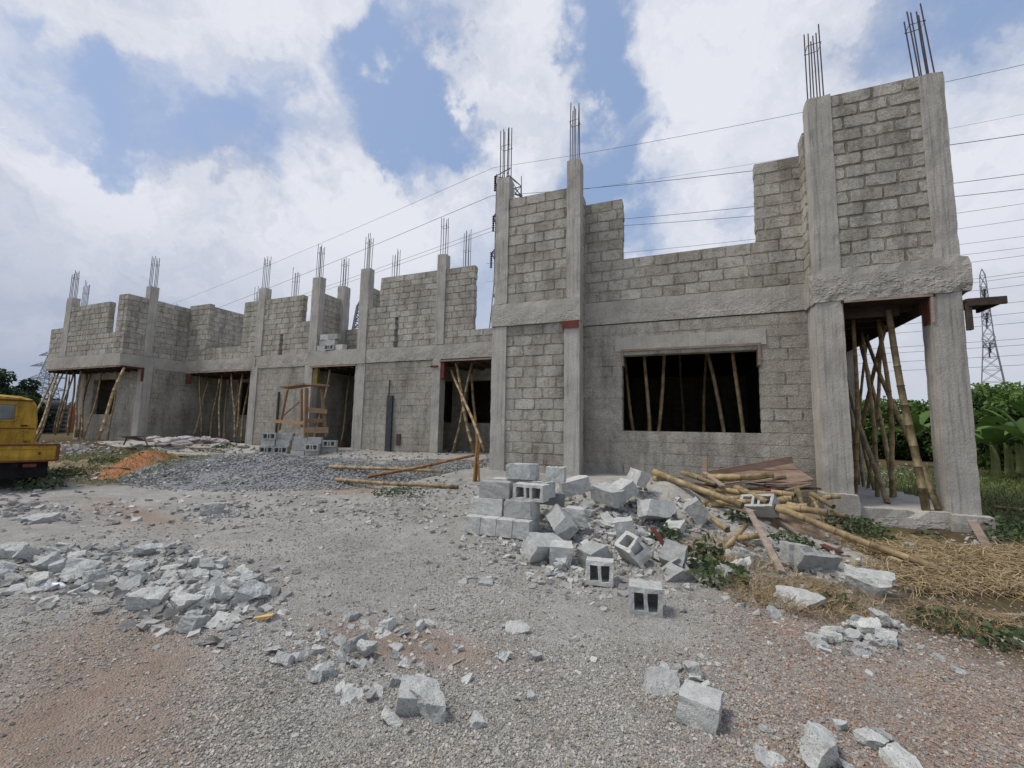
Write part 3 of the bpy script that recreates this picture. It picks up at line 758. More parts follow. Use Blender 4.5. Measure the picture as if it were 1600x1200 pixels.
def hollow(xc, holes, ln=None, jit=.006, cutp=None, name='hollow_block'):
    """block with vertical cavities: xc = x cuts, holes = indices of hollow x cells"""
    yc = [0, .042, .183, .225]; H = .225; bm = bmesh.new(); nxc = len(xc)-1
    sol = lambda i, j: 0 <= i < nxc and 0 <= j < 3 and not (i in holes and j == 1)
    vd = {}
    def V(i, j, k):
        if (i, j, k) not in vd: vd[(i, j, k)] = bm.verts.new((xc[i]-xc[-1]/2, yc[j]-.1125, k*H))
        return vd[(i, j, k)]
    for i in range(nxc):
        for j in range(3):
            if not sol(i, j):
                if not cutp: bm.faces.new((V(i, j, 0), V(i+1, j, 0), V(i+1, j+1, 0), V(i, j+1, 0)))
                continue
            for k in (0, 1): bm.faces.new((V(i, j, k), V(i+1, j, k), V(i+1, j+1, k), V(i, j+1, k)))
            if not sol(i-1, j): bm.faces.new((V(i, j, 0), V(i, j+1, 0), V(i, j+1, 1), V(i, j, 1)))
            if not sol(i+1, j): bm.faces.new((V(i+1, j, 0), V(i+1, j+1, 0), V(i+1, j+1, 1), V(i+1, j, 1)))
            if not sol(i, j-1): bm.faces.new((V(i, j, 0), V(i+1, j, 0), V(i+1, j, 1), V(i, j, 1)))
            if not sol(i, j+1): bm.faces.new((V(i, j+1, 0), V(i+1, j+1, 0), V(i+1, j+1, 1), V(i, j+1, 1)))
    if cutp:
        for no, d in cutp: cutbm(bm, Vector(no).normalized(), d)
    return finish_chunk(bm, name, jit)
def solid_block(seed, cuts=()):
    bm = bmesh.new(); bmesh.ops.create_cube(bm, size=1)
    for v in bm.verts: v.co = Vector((v.co.x*.45, v.co.y*.225, (v.co.z+.5)*.225))
    random.seed(seed)
    for no, d in cuts: cutbm(bm, Vector(no).normalized(), d)
    return finish_chunk(bm, 'concrete_block', .014, 3)
XC = [0, .04, .165, .20, .25, .285, .41, .45]
HB = hollow(XC, (1, 3, 5)); HALF = hollow([0, .04, .115, .15, .225, .265], (1, 3), jit=.01)
HBR = hollow(XC, (1, 3, 5), jit=.012, cutp=[((1, .2, .5), .08)], name='broken_hollow_block')
HBL = hollow(XC, (1, 3, 5), jit=.012, cutp=[((.3, 1, .2), .03)], name='broken_hollow_block')
HBU = hollow(XC, (1, 3, 5), jit=.012, cutp=[((-1, .3, .6), .02), ((.2, -.1, 1), .19)], name='broken_hollow_block')
SB = solid_block(1, [((1, .8, .9), .27)]); SB2 = solid_block(2, [((-1, .4, .8), .25), ((1, -.6, .2), .22)]); SB3 = solid_block(3, [((1, .15, .3), .07)]); SB4 = solid_block(4, [((1, .1, -.1), .0)])
def place(me, name, x, y, z, rot=(0, 0, 0), s=1, label=None, cat=None, group=None):
    o = mkobj(name, me); o.location = (x, y, z); o.rotation_euler = rot
    o.scale = (s, s, s) if not hasattr(s, '__len__') else s
    return tag(o, label, cat, group)
NCH = 0
def piece(px, py, s, kind, rot, label=None, group=None, dz=0, sc=None):
    global NCH
    p = GS(px, py); NCH += 1; dz += .05*s
    me = {'s': SLABS, 'l': LUMPS}[kind[0]][int(kind[1:]) % 8]
    return place(me, 'broken_block_piece', p.x, p.y, p.z-.012+dz, rot, [s*k for k in (sc or (1, 1, 1))], label, 'rubble piece', group)
PI = math.pi
# individually described large pieces
big = [
 (128, 897, .40, 's0', (1.15, .1, .35), 'flat block face standing on edge in the left rubble spread'),
 (232, 950, .34, 'l1', (.25, .2, .5), 'wedge shaped block lump at the middle of the left heap, left of the upright stub'),
 (290, 955, .30, 'l2', (.0, .1, .1), 'upright block stub with rough broken top in the left heap'),
 (338, 925, .38, 's3', (1.0, .25, .1), 'grey block face leaning up at the back of the left heap'),
 (385, 940, .34, 'l4', (.35, .5, .9), 'slanting block lump at the right end of the left heap'),
 (28, 925, .28, 's5', (.1, .08, .2), 'pale flat piece at the far left edge beside the plastic bottle'),
 (140, 905, .30, 's6', (.1, .15, 1.1), 'pale flat slab lying behind the plastic bottle'),
 (352, 975, .26, 's7', (.5, .2, .4), 'thin slab propped at the front right of the left heap'),
 (300, 985, .24, 'l3', (.1, .3, 2.0), 'rough lump at the front foot of the left heap'),
 (334, 803, .34, 'l0', (.0, .0, .3), 'squat grey lump alone on the bare track in the left distance'),
 (545, 1095, .17, 's1', (.35, .1, .8), 'flat chip with dark underside at the bottom left of centre'),
 (610, 1128, .17, 's2', (.6, .3, 2.2), 'jagged plate at the bottom of the picture left of the broken corner block'),
 (668, 1112, .25, 'l5', (.2, .1, .35), 'broken block corner at the bottom centre with a raised rear web'),
 (744, 1132, .105, 'l6', (.1, .2, .6), 'small square lump alone at the bottom centre'),
 (810, 985, .21, 's4', (.5, -.2, .3), 'tilted plate alone in the middle of the gravel'),
 (1030, 1078, .26, 's6', (.45, .0, .2), 'jagged plate lying left of the square block end in the red gravel'),
 (1272, 1185, .25, 'l7', (.2, .4, .8), 'wedge of block with raised fin at the bottom right'),
 (1205, 1198, .15, 's0', (.5, .3, .3), 'small tilted plate at the bottom edge left of the finned wedge'),
 (1405, 1198, .2, 's2', (.1, .0, .7), 'flat pale plate at the bottom edge right of the finned wedge'),
 (1358, 930, .44, 'l2', (.1, .1, -.25), 'large pale slab with brown underside on the straw edge'),
 (1250, 948, .42, 's7', (.5, -.1, -.5), 'long sloping block face below the crossing plank'),
 (1333, 975, .2, 'l4', (1.2, .2, .1), 'narrow stub standing upright in the dry grass'),
 (1165, 880, .28, 'l5', (.1, .3, .6), 'square lump left of the crossing plank foot'),
 (1207, 962, .2, 's3', (.5, .5, .1), 'pale triangular chip at the top of the red gravel'),
 (757, 912, .18, 's1', (.15, .1, .4), 'pale flat triangle alone left of the tumbled blocks'),
 (1470, 1030, .12, 's4', (.4, .2, .8), 'small triangular chip at the right side of the red gravel'),
 (1500, 1050, .13, 's5', (.1, .2, .2), 'flat white chip right of the triangular chip at the right edge'),
 (1575, 1003, .18, 's6', (.1, .1, .2), 'flat grey piece at the right picture edge below the straw'),
 (60, 815, .4, 's2', (.2, .05, .5), 'broad grey flake at the far left beside the track'),
 (20, 870, .34, 'l1', (.3, .2, .3), 'grey lumps end block at the left picture edge'),
]
for px, py, s, k, rot, lab in big: piece(px, py, s*(.74 if px < 420 and py > 860 else .9), k, rot, lab)
# auto clusters of loose pieces (px, py, rx, ry, count, size range, label, group)
clusters = [
 (205, 900, 185, 48, 62, (.08, .22), 'loose broken piece in the large left rubble spread', 'pieces of the left rubble spread'),
 (330, 940, 80, 42, 30, (.08, .20), 'loose broken piece crowded round the upright stub', 'pieces round the upright stub'),
 (60, 890, 80, 30, 14, (.12, .28), 'loose broken piece near the plastic bottle', 'pieces near the bottle'),
 (575, 1025, 150, 72, 62, (.05, .14), 'small chip scattered left of the bottom centre', 'chips left of bottom centre'),
 (820, 1040, 110, 60, 22, (.04, .10), 'small chip scattered in the middle foreground', 'chips in the middle foreground'),
 (1080, 1050, 55, 40, 10, (.05, .12), 'small chip beside the square block end', 'chips beside the square block end'),
 (1345, 1000, 80, 28, 30, (.08, .20), 'flat fragment in the small pale heap below the straw', 'fragments of the small pale heap'),
 (1290, 1165, 130, 40, 8, (.05, .12), 'small chip near the finned wedge', 'chips near the finned wedge'),
 (1150, 880, 150, 38, 38, (.09, .20), 'broken piece spread between plank and straw', 'pieces between plank and straw'),
 (900, 830, 150, 62, 50, (.12, .28), 'broken piece wedged in the tumbled hollow block pile', 'pieces in the tumbled block pile'),
 (850, 895, 60, 25, 16, (.08, .16), 'broken piece at the front foot of the tumbled block pile', 'pieces before the tumbled pile'),
]
random.seed(21)
for px, py, rx, ry, n, (s0, s1_), lab, grp in clusters:
    for _ in range(n):
        a = random.uniform(0, 6.283); r = math.sqrt(random.random())
        x, y = px+rx*r*math.cos(a), py+ry*r*math.sin(a)
        s = random.uniform(s0, s1_)*(1.1-.3*r)
        k = random.choice('sssll')+str(random.randrange(8))
        piece(x, y, s, k, (random.gauss(0, .35), random.gauss(0, .35), random.uniform(0, 6.28)), lab, grp, dz=random.uniform(-.01, .03))
# the mass of small fragments
M_RUB = mat_simple('small fragments', (.36, .36, .345), (.58, .58, .56), 20, .95, .1, .004, rnd=0, tone=True, bs=60)
P = []; Z = []; T = []
field = [(205, 900, 210, 52, 800, .02, .10), (330, 945, 100, 50, 450, .02, .09), (140, 805, 240, 26, 230, .03, .10), (350, 800, 90, 25, 160, .03, .09), (600, 1010, 190, 95, 900, .008, .04),
         (840, 1040, 130, 80, 260, .010, .03), (1080, 1060, 80, 60, 160, .012, .03), (1345, 1000, 110, 42, 330, .012, .045), (1290, 1160, 170, 50, 160, .01, .03),
         (900, 850, 190, 80, 1300, .02, .08), (1220, 895, 170, 60, 800, .02, .07), (620, 795, 150, 30, 300, .03, .08), (440, 790, 190, 35, 240, .03, .08), (660, 760, 130, 18, 200, .03, .08),
         (240, 745, 220, 18, 260, .04, .12), (960, 830, 200, 65, 1700, .025, .085), (1230, 840, 120, 40, 260, .02, .07), (780, 960, 260, 70, 420, .008, .025), (1480, 1020, 120, 60, 120, .012, .035), (330, 705, 110, 14, 200, .05, .14), (180, 712, 120, 14, 260, .04, .12), (105, 700, 70, 10, 240, .05, .14),
         (1380, 790, 80, 22, 200, .03, .09), (1530, 850, 70, 20, 60, .03, .09), (1400, 740, 60, 16, 120, .05, .14), (30, 790, 60, 25, 90, .05, .12), (600, 712, 180, 10, 200, .04, .1)]
for px, py, rx, ry, n, s0, s1_ in field:
    for _ in range(n):
        x, y = random.gauss(px, rx*.5), random.gauss(py, ry*.5)
        if y < 690 or x < -60 or x > 1680: continue
        p = GS(x, y); s = random.uniform(s0, s1_)*random.uniform(.6, 1.15)
        if in_soil(p.x, p.y) < .9 and random.random() < .93: continue
        if p.y > 8.7 and p.x > 2: 
            if p.y < 14: continue
        P.append((p.x, p.y, p.z+s*.15)); Z.append(s); k = random.choice((.45, .62, .75, .88, 1.0))*random.uniform(.85, 1.1); T.append((k, k*.99, k*.97))
stone_batch('rubble_fragments', np.array(P), np.array(Z), np.array(T), M_RUB, 'small broken fragments spread round the rubble heaps', 'rubble', flat=.5)

# hollow blocks: the tumbled pile
def hb(px, py, me, rot, lab, dz=0, group=None, name='hollow_block', s=1):
    p = GS(px, py); place(me, name, p.x, p.y, p.z+dz, rot, (s if py != 1108 or px != 1096 else (.85, .85, .6)), lab, 'concrete block', group); return p
P0 = G(792, 835)
def hbw(dx, dy, z, me, rot, lab, name='hollow_block'):
    return place(me, name, P0.x+dx, P0.y+dy, surf(P0.x, P0.y)+z, rot, 1, lab, 'concrete block')
# neat stack at the left end of the pile (laid faces towards the yard)
for i in range(4):
    hbw(-.42+i*.235, .0, .0, SB, (0, 0, PI/2), ('leftmost', 'second', 'third', 'rightmost')[i]+' end-on block in the lowest course of the neat stack')
hbw(-.30, .08, .228, SB, (0, 0, .03), 'left block of the second course of the neat stack')
hbw(.19, .07, .228, SB2, (0, 0, -.04), 'right block of the second course of the neat stack')
hbw(-.22, .12, .456, SB, (0, 0, .06), 'left block of the third course of the neat stack')
hbw(.30, .26, .56, HB, (PI/2, 0, -.08), 'block lying on its side with open cavities facing the yard, atop the neat stack')
hbw(-.22, .55, .456, SB, (0, 0, .2), 'block behind the third course of the neat stack')
hbw(.02, .52, .69, SB2, (0, 0, -.05), 'topmost block of the neat stack, pale broken top')
hbw(.52, .62, .66, HALF, (0, 0, .1), 'small half block right of the topmost block')
hbw(.28, .50, .456, HB, (0, 0, -.3), 'block under the topmost one, turned askew')
pile = [
 (845, 875, SB, (.55, .15, .95), .06, 'big block leaning up steeply at the front left of the pile'),
 (868, 845, SB2, (-.7, .3, -1.0), .16, 'long block sliding down the middle of the pile'),
 (892, 882, SB4, (.1, 0, .2), .0, 'half block standing under loose chips at the pile front'),
 (910, 835, SB3, (0, .05, .1), .12, 'block lying level in the centre of the pile'),
 (965, 855, SB, (.2, 1.35, .4), .1, 'block standing on end right of the pile centre'),
 (940, 880, SB3, (.1, -.3, .9), .02, 'broken block below the one standing on end'),
 (938, 905, HALF, (PI/2-.1, 0, .15), .1, 'half block with two open cavities at the pile front'),
 (1003, 885, HBR, (.7, .2, -.6), .08, 'tilted block with open cavities and a brown stick across it'),
 (1040, 905, HBU, (.4, .3, .7), .04, 'broken trough shaped block right of the tilted one'),
 (1072, 890, SB4, (.9, .2, -.3), .05, 'split block half leaning at the right end of the pile'),
 (950, 800, SB2, (.3, .2, -.4), .16, 'block lying askew near the top of the pile'),
 (985, 790, SB3, (.2, -.5, .8), .2, 'broken block at the crest of the pile'),
 (900, 790, SB, (.1, -.25, .5), .2, 'block half sunk behind the crest of the pile'),
 (1020, 815, SB2, (1.2, .1, .5), .14, 'block on edge at the right shoulder of the pile'),
 (1050, 840, HBU, (.2, .6, 1.4), .12, 'pale broken block beside the bamboo ends'),
 (860, 800, HBL, (.4, .1, .2), .16, 'split block behind the neat stack'),
 (1000, 772, SB4, (.2, .3, 1.0), .12, 'broken block at the rear of the pile by the wall'),
 (1085, 820, SB3, (.1, .9, .2), .05, 'block propped among the bamboo ends'),
 (1192, 812, HB, (.75, -.15, -.5), .12, 'block with three open cavities lying by the bamboo heap'),
 (1262, 885, HBL, (.5, .1, .5), .02, 'broken hollow block open side up right of the crossing plank'),
 (1235, 880, SB4, (.1, .1, 1.8), .0, 'broken block end left of the open hollow block'),
 (1008, 948, HALF, (PI/2-.02, 0, .12), .11, 'lone half block with two dark cavities in the gravel before the pile'),
 (1096, 1108, SB3, (.10, .03, 1.40), -.01, 'square block end in the red gravel, pale rough top'),
 (662, 1106, SB4, (.25, .12, .5), -.02, 'broken block half with a slanting top at the bottom centre'),
 (1092, 865, HBU, (.8, .9, .1), .02, 'broken block pieces by the large weed'),
]
for px, py, me_, rot, dz, lab in pile: hb(px, py, me_, rot, lab, dz, name='broken_hollow_block' if me_ in (HBR, HBL, HBU) else 'concrete_block' if me_ in (SB, SB2, SB3, SB4) else 'hollow_block', s=.66 if py > 1090 else 1)

# stacks of hollow blocks by the trestle
def stack(px, py, spec, nm):
    p = onY(px, py, {716: 10.9, 712: 11.35, 706: 11.75}[py]); z = p.z-.05
    for r_, row in enumerate(spec):
        for dx, dy, up_, lw in row:
            rot = (PI/2, 0, .45+random.uniform(-.05, .05)) if up_ else (0, 0, .45+lw)
            ca, sa = math.cos(.45), math.sin(.45)
            place(HB, 'hollow_block', p.x+dx*ca-dy*sa, p.y+dx*sa+dy*ca, z+r_*.232+(.1125 if up_ else 0), rot, 1,
                  '%s course %s hollow block in the %s' % (('bottom', 'second', 'third', 'fourth')[r_], 'left hand' if dx < 0 else 'right hand', nm), 'concrete block')
stack(423, 716, [[(-.05, 0, True, 0), (.42, .0, False, PI/2)], [(-.1, .02, True, 0), (.38, 0, True, 0)], [(-.08, .0, False, 0), (.40, .02, False, 0)], [(-.02, 0, True, 0), (.45, .1, False, 0)]], 'block stack left of the trestle')
stack(478, 712, [[(-.25, 0, False, 0), (.22, .02, False, 0)], [(-.22, 0, False, 0), (.25, .0, True, 0)], [(-.2, .05, False, 0), (.28, .02, False, 0)]], 'block stack under the trestle')
stack(505, 706, [[(-.2, 0, False, 0), (.25, 0, False, 0)], [(-.22, 0, False, 0), (.25, .02, True, 0)]], 'low block stack by the entrance')
# blocks stacked on the ledge over the entrance
for i, (dx, dz, r_) in enumerate(((-1.95, 0, False), (-1.48, 0, True), (-1.9, .23, False), (-1.5, .23, False), (-1.85, .46, False), (-1.0, 0, False), (-1.4, .46, False))):
    place(HB, 'hollow_block', -11.6+dx*.97, FY+.12+.02*i % .05, 4.46+dz+(.1125 if r_ else 0), ((PI/2 if r_ else 0), 0, random.uniform(-.15, .15)), .95,
          'block %s on the ledge over the entrance' % ('lying bottom left', 'with open cavities', 'in the second layer at left', 'in the second layer at right', 'at the top left', 'alone at the right end', 'at the top right')[i], 'concrete block')

# ------------------------------------------------------------------ bamboo
def bamboo(p, q, r=.045, label=None, group=None, cat='bamboo pole', name='bamboo_pole', bend=.03, seg=.33, taper=.8, col=(1, 1, 1)):
    p = Vector(p); q = Vector(q); ln = (q-p).length; d = (q-p).normalized()
    o = mkobj(name, None) if False else None
    a = d.orthogonal().normalized(); b = d.cross(a); ph = random.uniform(0, 6)
    n = max(2, int(ln/seg)); pts, rads, cols = [], [], []
    for i in range(n+1):
        t = i/n; base = d*(ln*t)+(a*math.sin(t*3.1+ph)+b*math.cos(t*2.3+ph))*bend*math.sin(math.pi*t)*2+a*random.uniform(-.004, .004)
        rr = r*lerp(1, taper, t)
        w = .012
        for dt, k, c in ((-w, 1, (.9, .9, .85)), (-w*.3, 1.13, (.4, .36, .3)), (w*.3, 1.13, (.95, .9, .8)), (w, .98, (1, 1, 1))):
            if 0 < i < n:
                pts.append(base+d*dt); rads.append(rr*k); cols.append(tuple(c[j]*col[j] for j in range(3)))
        if i in (0, n): pts.append(base); rads.append(rr); cols.append(col)
    mb = MB(); mb.tube(pts, rads, 9, cols)
    me = mb.mesh(name, M_BAM, smooth=False)
    me.polygons.foreach_set('use_smooth', [len(f) == 4 for f in mb.f])
    ob = mkobj(name, me); ob.location = p
    return tag(ob, label, cat, group)
GP = 'bamboo props'
def prop(pt, pb, r=.045, lab='', **k): return bamboo(pb, pt, r, lab, GP, 'bamboo prop', 'bamboo_prop', **k)
random.seed(5)
# carport props: (top px on soffit z=3.68, bottom px on slab z=.34) solved at a given depth Y
def cp(tx, ty, bx, by, r, lab, bend=.03):
    d = ray(bx, by); pb = CAM+d*((.335-CAMZ)/d.z)
    dt = ray(tx, ty); pt = CAM+dt*((3.69-CAMZ)/dt.z)
    pt.y = max(9.32, min(13.4, pt.y)); s = (pt.y)/dt.y; pt = CAM+dt*s; pt.z = 3.70
    pt.x = min(3.72, max(2.62, pt.x)); pb.x = min(3.76, max(2.62, pb.x)); pb.y = min(13.6, max(9.0, pb.y))
    prop(pt, pb, r, lab, bend=bend)
cp(1387, 471, 1447, 797, .058, 'thickest pale bamboo prop at the front of the carport', .02)
cp(1353, 545, 1387, 787, .045, 'bamboo prop left of the thickest one with knotted joints')
cp(1372, 500, 1394, 777, .042, 'bamboo prop behind the knotted one in the carport', .05)
cp(1388, 528, 1430, 777, .042, 'slim grey bamboo prop ending right of the knotted one')
cp(1425, 505, 1398, 745, .042, 'slanting bamboo prop crossing behind the thickest one')
cp(1333, 500, 1337, 770, .04, 'dark bamboo prop against the left carport column')
cp(1368, 540, 1343, 750, .035, 'thin bamboo prop slanting down to the left in the carport')
cp(1352, 560, 1380, 760, .035, 'thin bamboo prop at the back left of the carport')
cp(1450, 520, 1466, 797, .042, 'bamboo prop standing close to the right carport column')
cp(1462, 600, 1446, 770, .04, 'short crooked bamboo prop behind the right carport column')
cp(1378, 505, 1403, 765, .036, 'slender bamboo prop between the knotted one and the slim grey one')
cp(1395, 560, 1383, 752, .034, 'far bamboo prop seen behind the knotted one')
cp(1346, 515, 1371, 776, .038, 'brown bamboo prop leaning right beside the left carport column')
cp(1410, 520, 1388, 748, .032, 'rear bamboo prop leaning left at the carport centre')
cp(1440, 530, 1436, 765, .034, 'upright bamboo prop left of the right carport column')
# left overhang props
def lp(tx, ty, bx, by, yt, yb, r, lab, bend=.03):
    pt = onY(tx, ty, yt); pt.z = 3.74
    pb = onY(bx, by, yb); pb.z = min(pb.z, 1.0); pb.z = max(pb.z, surf(pb.x, pb.y)-.03)
    prop(pt, pb, r, lab, bend=bend)
for i, (tx, bx, by, yt, yb, r) in enumerate(((87, 40, 690, 10.5, 9.2, .045), (93, 52, 690, 10.6, 9.4, .045), (100, 58, 690, 10.7, 9.6, .038), (105, 84, 676, 10.5, 10.2, .038), (116, 86, 680, 10.8, 10.4, .038), (127, 118, 684, 10.6, 10.6, .045),
        (137, 128, 684, 11.2, 10.8, .045), (118, 106, 680, 11.2, 11.0, .045), (160, 130, 686, 11.1, 10.7, .038), (194, 153, 687, 10.5, 9.8, .06), (183, 168, 688, 11.1, 10.9, .038), (143, 121, 683, 11.3, 11.0, .045), (110, 92, 672, 11.3, 10.9, .038))):
    lp(tx, 576, bx, by, yt, yb, r, ('leftmost', 'second', 'third', 'fourth', 'fifth', 'upright grey', 'slim upright', 'thin dark', 'slanting', 'thickest', 'rightmost slim', 'rearmost', 'hindmost left')[i]+' bamboo prop under the left block overhang')
# left porch
for i, (tx, ty, bx, by, dt, db) in enumerate(((313, 583, 314, 686, .2, -.1), (329, 583, 299, 690, .9, .1), (342, 600, 328, 690, 1.6, .3), (347, 583, 343, 692, .4, -.2), (358, 598, 350, 692, 1.7, .3), (362, 581, 366, 698, .1, -.3), (373, 595, 368, 672, 1.5, .2), (380, 580, 370, 672, .3, .0), (391, 590, 376, 694, 1.4, .2))):
    pt = onY(tx, ty, FY+dt); pt.z = 3.74; pb = onY(bx, by, FY+db); pb.z = max(.62, min(pb.z, 1.0))
    prop(pt, pb, .042, 'bamboo prop in the left porch, %s counting from the left' % ('first', 'second', 'third', 'fourth', 'fifth', 'sixth', 'seventh', 'eighth', 'ninth')[i])
for i, (tx, ty, bx, by, dt, db) in enumerate(((516, 574, 489, 690, .2, -.1), (548, 585, 532, 692, 1.4, .6))):
    pt = onY(tx, ty, FY+dt); pt.z = 3.74; pb = onY(bx, by, FY+db); pb.z = .6
    prop(pt, pb, .05, ('pale bamboo prop behind the trestle', 'crooked dark bamboo prop in the entrance doorway')[i])
for i, (tx, ty, bx, by, dt, db, r) in enumerate(((713, 560, 740, 706, .15, -.1, .06), (738, 560, 707, 708, .2, 0, .05), (702, 573, 757, 700, .5, -1.2, .05), (737, 580, 745, 704, 1.0, .2, .05))):
    pt = onY(tx, ty, FY+dt); pt.z = 3.74; pb = onY(bx, by, FY+db); pb.z = max(.55, min(.8, pb.z))
    prop(pt, pb, r, ('thickest bamboo prop', 'bamboo prop slanting down to the left', 'bamboo prop slanting down to the right', 'rearmost upright bamboo prop')[i]+' in the right porch')
for i, (tx, bx, dt, db) in enumerate(((1005, 1012, .7, .5), (1040, 1027, 1.0, .7), (972, 992, 1.2, .9), (1098, 1128, .8, .6), (1142, 1158, .5, .5), (1105, 1102, 2.2, 2.2), (1062, 1066, 3, 3))):
    pt = onY(tx, 545, 9.8+dt); pt.z = 3.86; pb = onY(bx, 672, 9.8+db); 
    v = pb-pt; k = (.42-pt.z)/v.z; pb = pt+v*k
    prop(pt, pb, .045, 'bamboo prop inside the wide dark window, %s' % ('second from the left', 'third from the left', 'leftmost', 'second from the right', 'rightmost', 'far behind the middle', 'dim one deep inside')[i])

# bamboo heap
random.seed(9)
def gb(x0, y0, x1, y1, r, lab, h0=.05, h1=.05, **k):
    a, b = GS(x0, y0), GS(x1, y1); a.z += h0; b.z += h1
    return bamboo(a, b, r, lab, None, **k)
def E2(px, py, Y, h=.05):
    if Y: return onY(px, py, Y)
    p = GS(px, py); p.z += h; return p
heap = [
 (1213, 793, 6.95, 1490, 905, 0, .048, 'long bamboo pole reaching from the heap down over the straw'),
 (1022, 737, 7.8, 1160, 790, 6.75, .055, 'long bamboo pole lying along the front of the heap'),
 (1022, 747, 7.9, 1105, 768, 7.4, .05, 'second long pole at the left end of the heap'),
 (1105, 746, 7.75, 1208, 742, 7.9, .06, 'thick yellow pole at the top of the heap'),
 (1065, 738, 8.1, 1120, 757, 7.5, .04, 'pole slanting at the top left of the heap'),
 (1130, 752, 8.0, 1228, 746, 8.15, .042, 'slim pole beside the thick yellow one at the top'),
 (1080, 742, 8.3, 1110, 747, 8.1, .04, 'short pole peeping out behind the slanting one'),
 (1100, 788, 7.15, 1235, 782, 7.2, .05, 'pole lying level across the lower front of the heap'),
 (1110, 777, 7.4, 1185, 781, 7.3, .045, 'grey pole in the shadow of the heap'),
 (1213, 793, 7.0, 1293, 801, 6.8, .052, 'thick round pole end at the right front of the heap'),
 (1055, 775, 7.5, 1137, 828, 6.45, .05, 'bamboo pole running down to the large weed'),
 (1095, 786, 7.1, 1128, 774, 7.3, .045, 'short pole crossing the level one at the left front'),
 (1052, 820, 6.75, 1105, 813, 6.8, .048, 'short golden pole among the hollow blocks'),
 (1133, 866, 0, 1166, 820, 6.3, .036, 'short golden stick leaning beside the square lump'),
 (1150, 842, 6.1, 1190, 837, 6.1, .042, 'stubby brown pole beneath the crossing plank'),
 (1245, 766, 7.5, 1257, 797, 7.05, .045, 'short split pole standing out of the heap'),
 (1266, 772, 7.5, 1280, 800, 7.0, .034, 'slim pole at the right end of the heap'),
 (1267, 772, 7.45, 1302, 792, 7.05, .042, 'pole sloping down at the right end beside the weeds'),
 (1285, 779, 7.7, 1313, 776, 7.7, .045, 'cut pole end pointing right from the heap'),
 (1150, 762, 7.6, 1200, 785, 6.95, .05, 'pole diagonal through the middle of the heap'),
 (1120, 765, 7.55, 1215, 772, 7.4, .045, 'half buried pole in the middle of the heap'),
 (1060, 765, 7.6, 1120, 768, 7.5, .05, 'short brown pole low at the left of the heap'),
 (1205, 770, 7.45, 1242, 774, 7.35, .05, 'open ended pole near the split one'),
 (1215, 783, 7.3, 1238, 779, 7.25, .05, 'dark open pole end facing the yard'),
 (1045, 757, 7.8, 1090, 784, 7.3, .045, 'dusty pole under the front pole at the left'),
 (1230, 788, 7.1, 1262, 790, 7.0, .04, 'stub of pole under the thick round end'),
 (1300, 800, 6.9, 1328, 815, 0, .03, 'broken pole end near the weeds at the right of the heap'),
 (1318, 842, 0, 1412, 887, 0, .026, 'thin stick lying beside the long pole on the straw'),
]
for x0, y0, Y0, x1, y1, Y1, r, lab in heap: bamboo(E2(x0, y0, Y0), E2(x1, y1, Y1), r, lab, None, bend=.008, seg=random.uniform(.26, .40))
gb(515, 732, 690, 742, .045, 'bamboo pole on the gravel left of the neat stack, upper of the two', .05, .07, bend=.01)
gb(525, 752, 715, 765, .045, 'bamboo pole on the gravel left of the neat stack, lower of the two', .04, .05, bend=.01)
gb(575, 748, 745, 727, .04, 'reddish pole resting against the broken panel', .05, .25, bend=.01, col=(.9, .62, .45))
gb(1555, 795, 1680, 812, .035, 'thin pole on the grass right of the carport', .03, .03, bend=.01)

def plank(p, q, w, h, label, mat=None, roll=0, name='plank'):
    p, q = Vector(p), Vector(q); mb = MB(); n = 5
    for i in range(1):
        mb.bar((0, 0, 0), q-p, w, h, roll=roll)
    me = mb.mesh(name, mat or M_WOODG); bm = bmesh.new(); bm.from_mesh(me)
    bmesh.ops.bevel(bm, geom=bm.edges[:], offset=.002, segments=1, affect='EDGES'); bm.to_mesh(me); bm.free()
    o = mkobj(name, me); o.location = p; return tag(o, label, 'plank')
def gpl(x0, y0, x1, y1, w, h, lab, h0=.03, h1=.03, mat=None, roll=0):
    a, b = GS(x0, y0), GS(x1, y1); a.z += h0; b.z += h1; return plank(a, b, w, h, lab, mat, roll)
def ypl(x0, y0, Y0, x1, y1, Y1, w, h, lab, mat=None, roll=0): return plank(E2(x0, y0, Y0), E2(x1, y1, Y1), w, h, lab, mat, roll)
M_BRD = mat_simple('dull brown board', (.17, .115, .085), (.30, .22, .17), 4, .85, .15, .006, (1, 1, 5))
ypl(1170, 796, 6.5, 1222, 902, 0, .075, .03, 'pale plank crossing down from the heap to the rubble', roll=.3)
ypl(1104, 742, 8.5, 1238, 718, 8.9, .03, .12, 'long beam leaning at the top of the heap against the wall', M_BRD)
ypl(1130, 757, 7.9, 1205, 748, 7.9, .20, .03, 'flat pale plank among the bamboo poles')
ypl(1195, 758, 7.9, 1262, 755, 7.9, .12, .025, 'reddish board at the right rear of the heap', M_BRD)
ypl(1170, 764, 7.8, 1280, 763, 7.9, .16, .02, 'dark board below the reddish one', M_SOF)
ypl(1178, 768, 7.6, 1212, 764, 7.7, .10, .02, 'short red edged board in the heap', M_RED)
ypl(1228, 766, 7.7, 1266, 757, 7.8, .09, .02, 'tilted red brown board at the right of the heap', M_BRD)
ypl(1100, 738, 7.9, 1130, 760, 7.4, .08, .03, 'short board slanting over the thick yellow pole', M_WOODG)
ypl(1085, 755, 7.8, 1160, 768, 7.5, .10, .02, 'dark splintered board under the poles', M_SOF)
gpl(1208, 815, 1262, 850, .06, .02, 'grey board sliding under the long pole', .10, .03)
gpl(1285, 855, 1315, 868, .08, .02, 'reddish flat board beside the broken hollow blocks', .03, .03, M_RED)
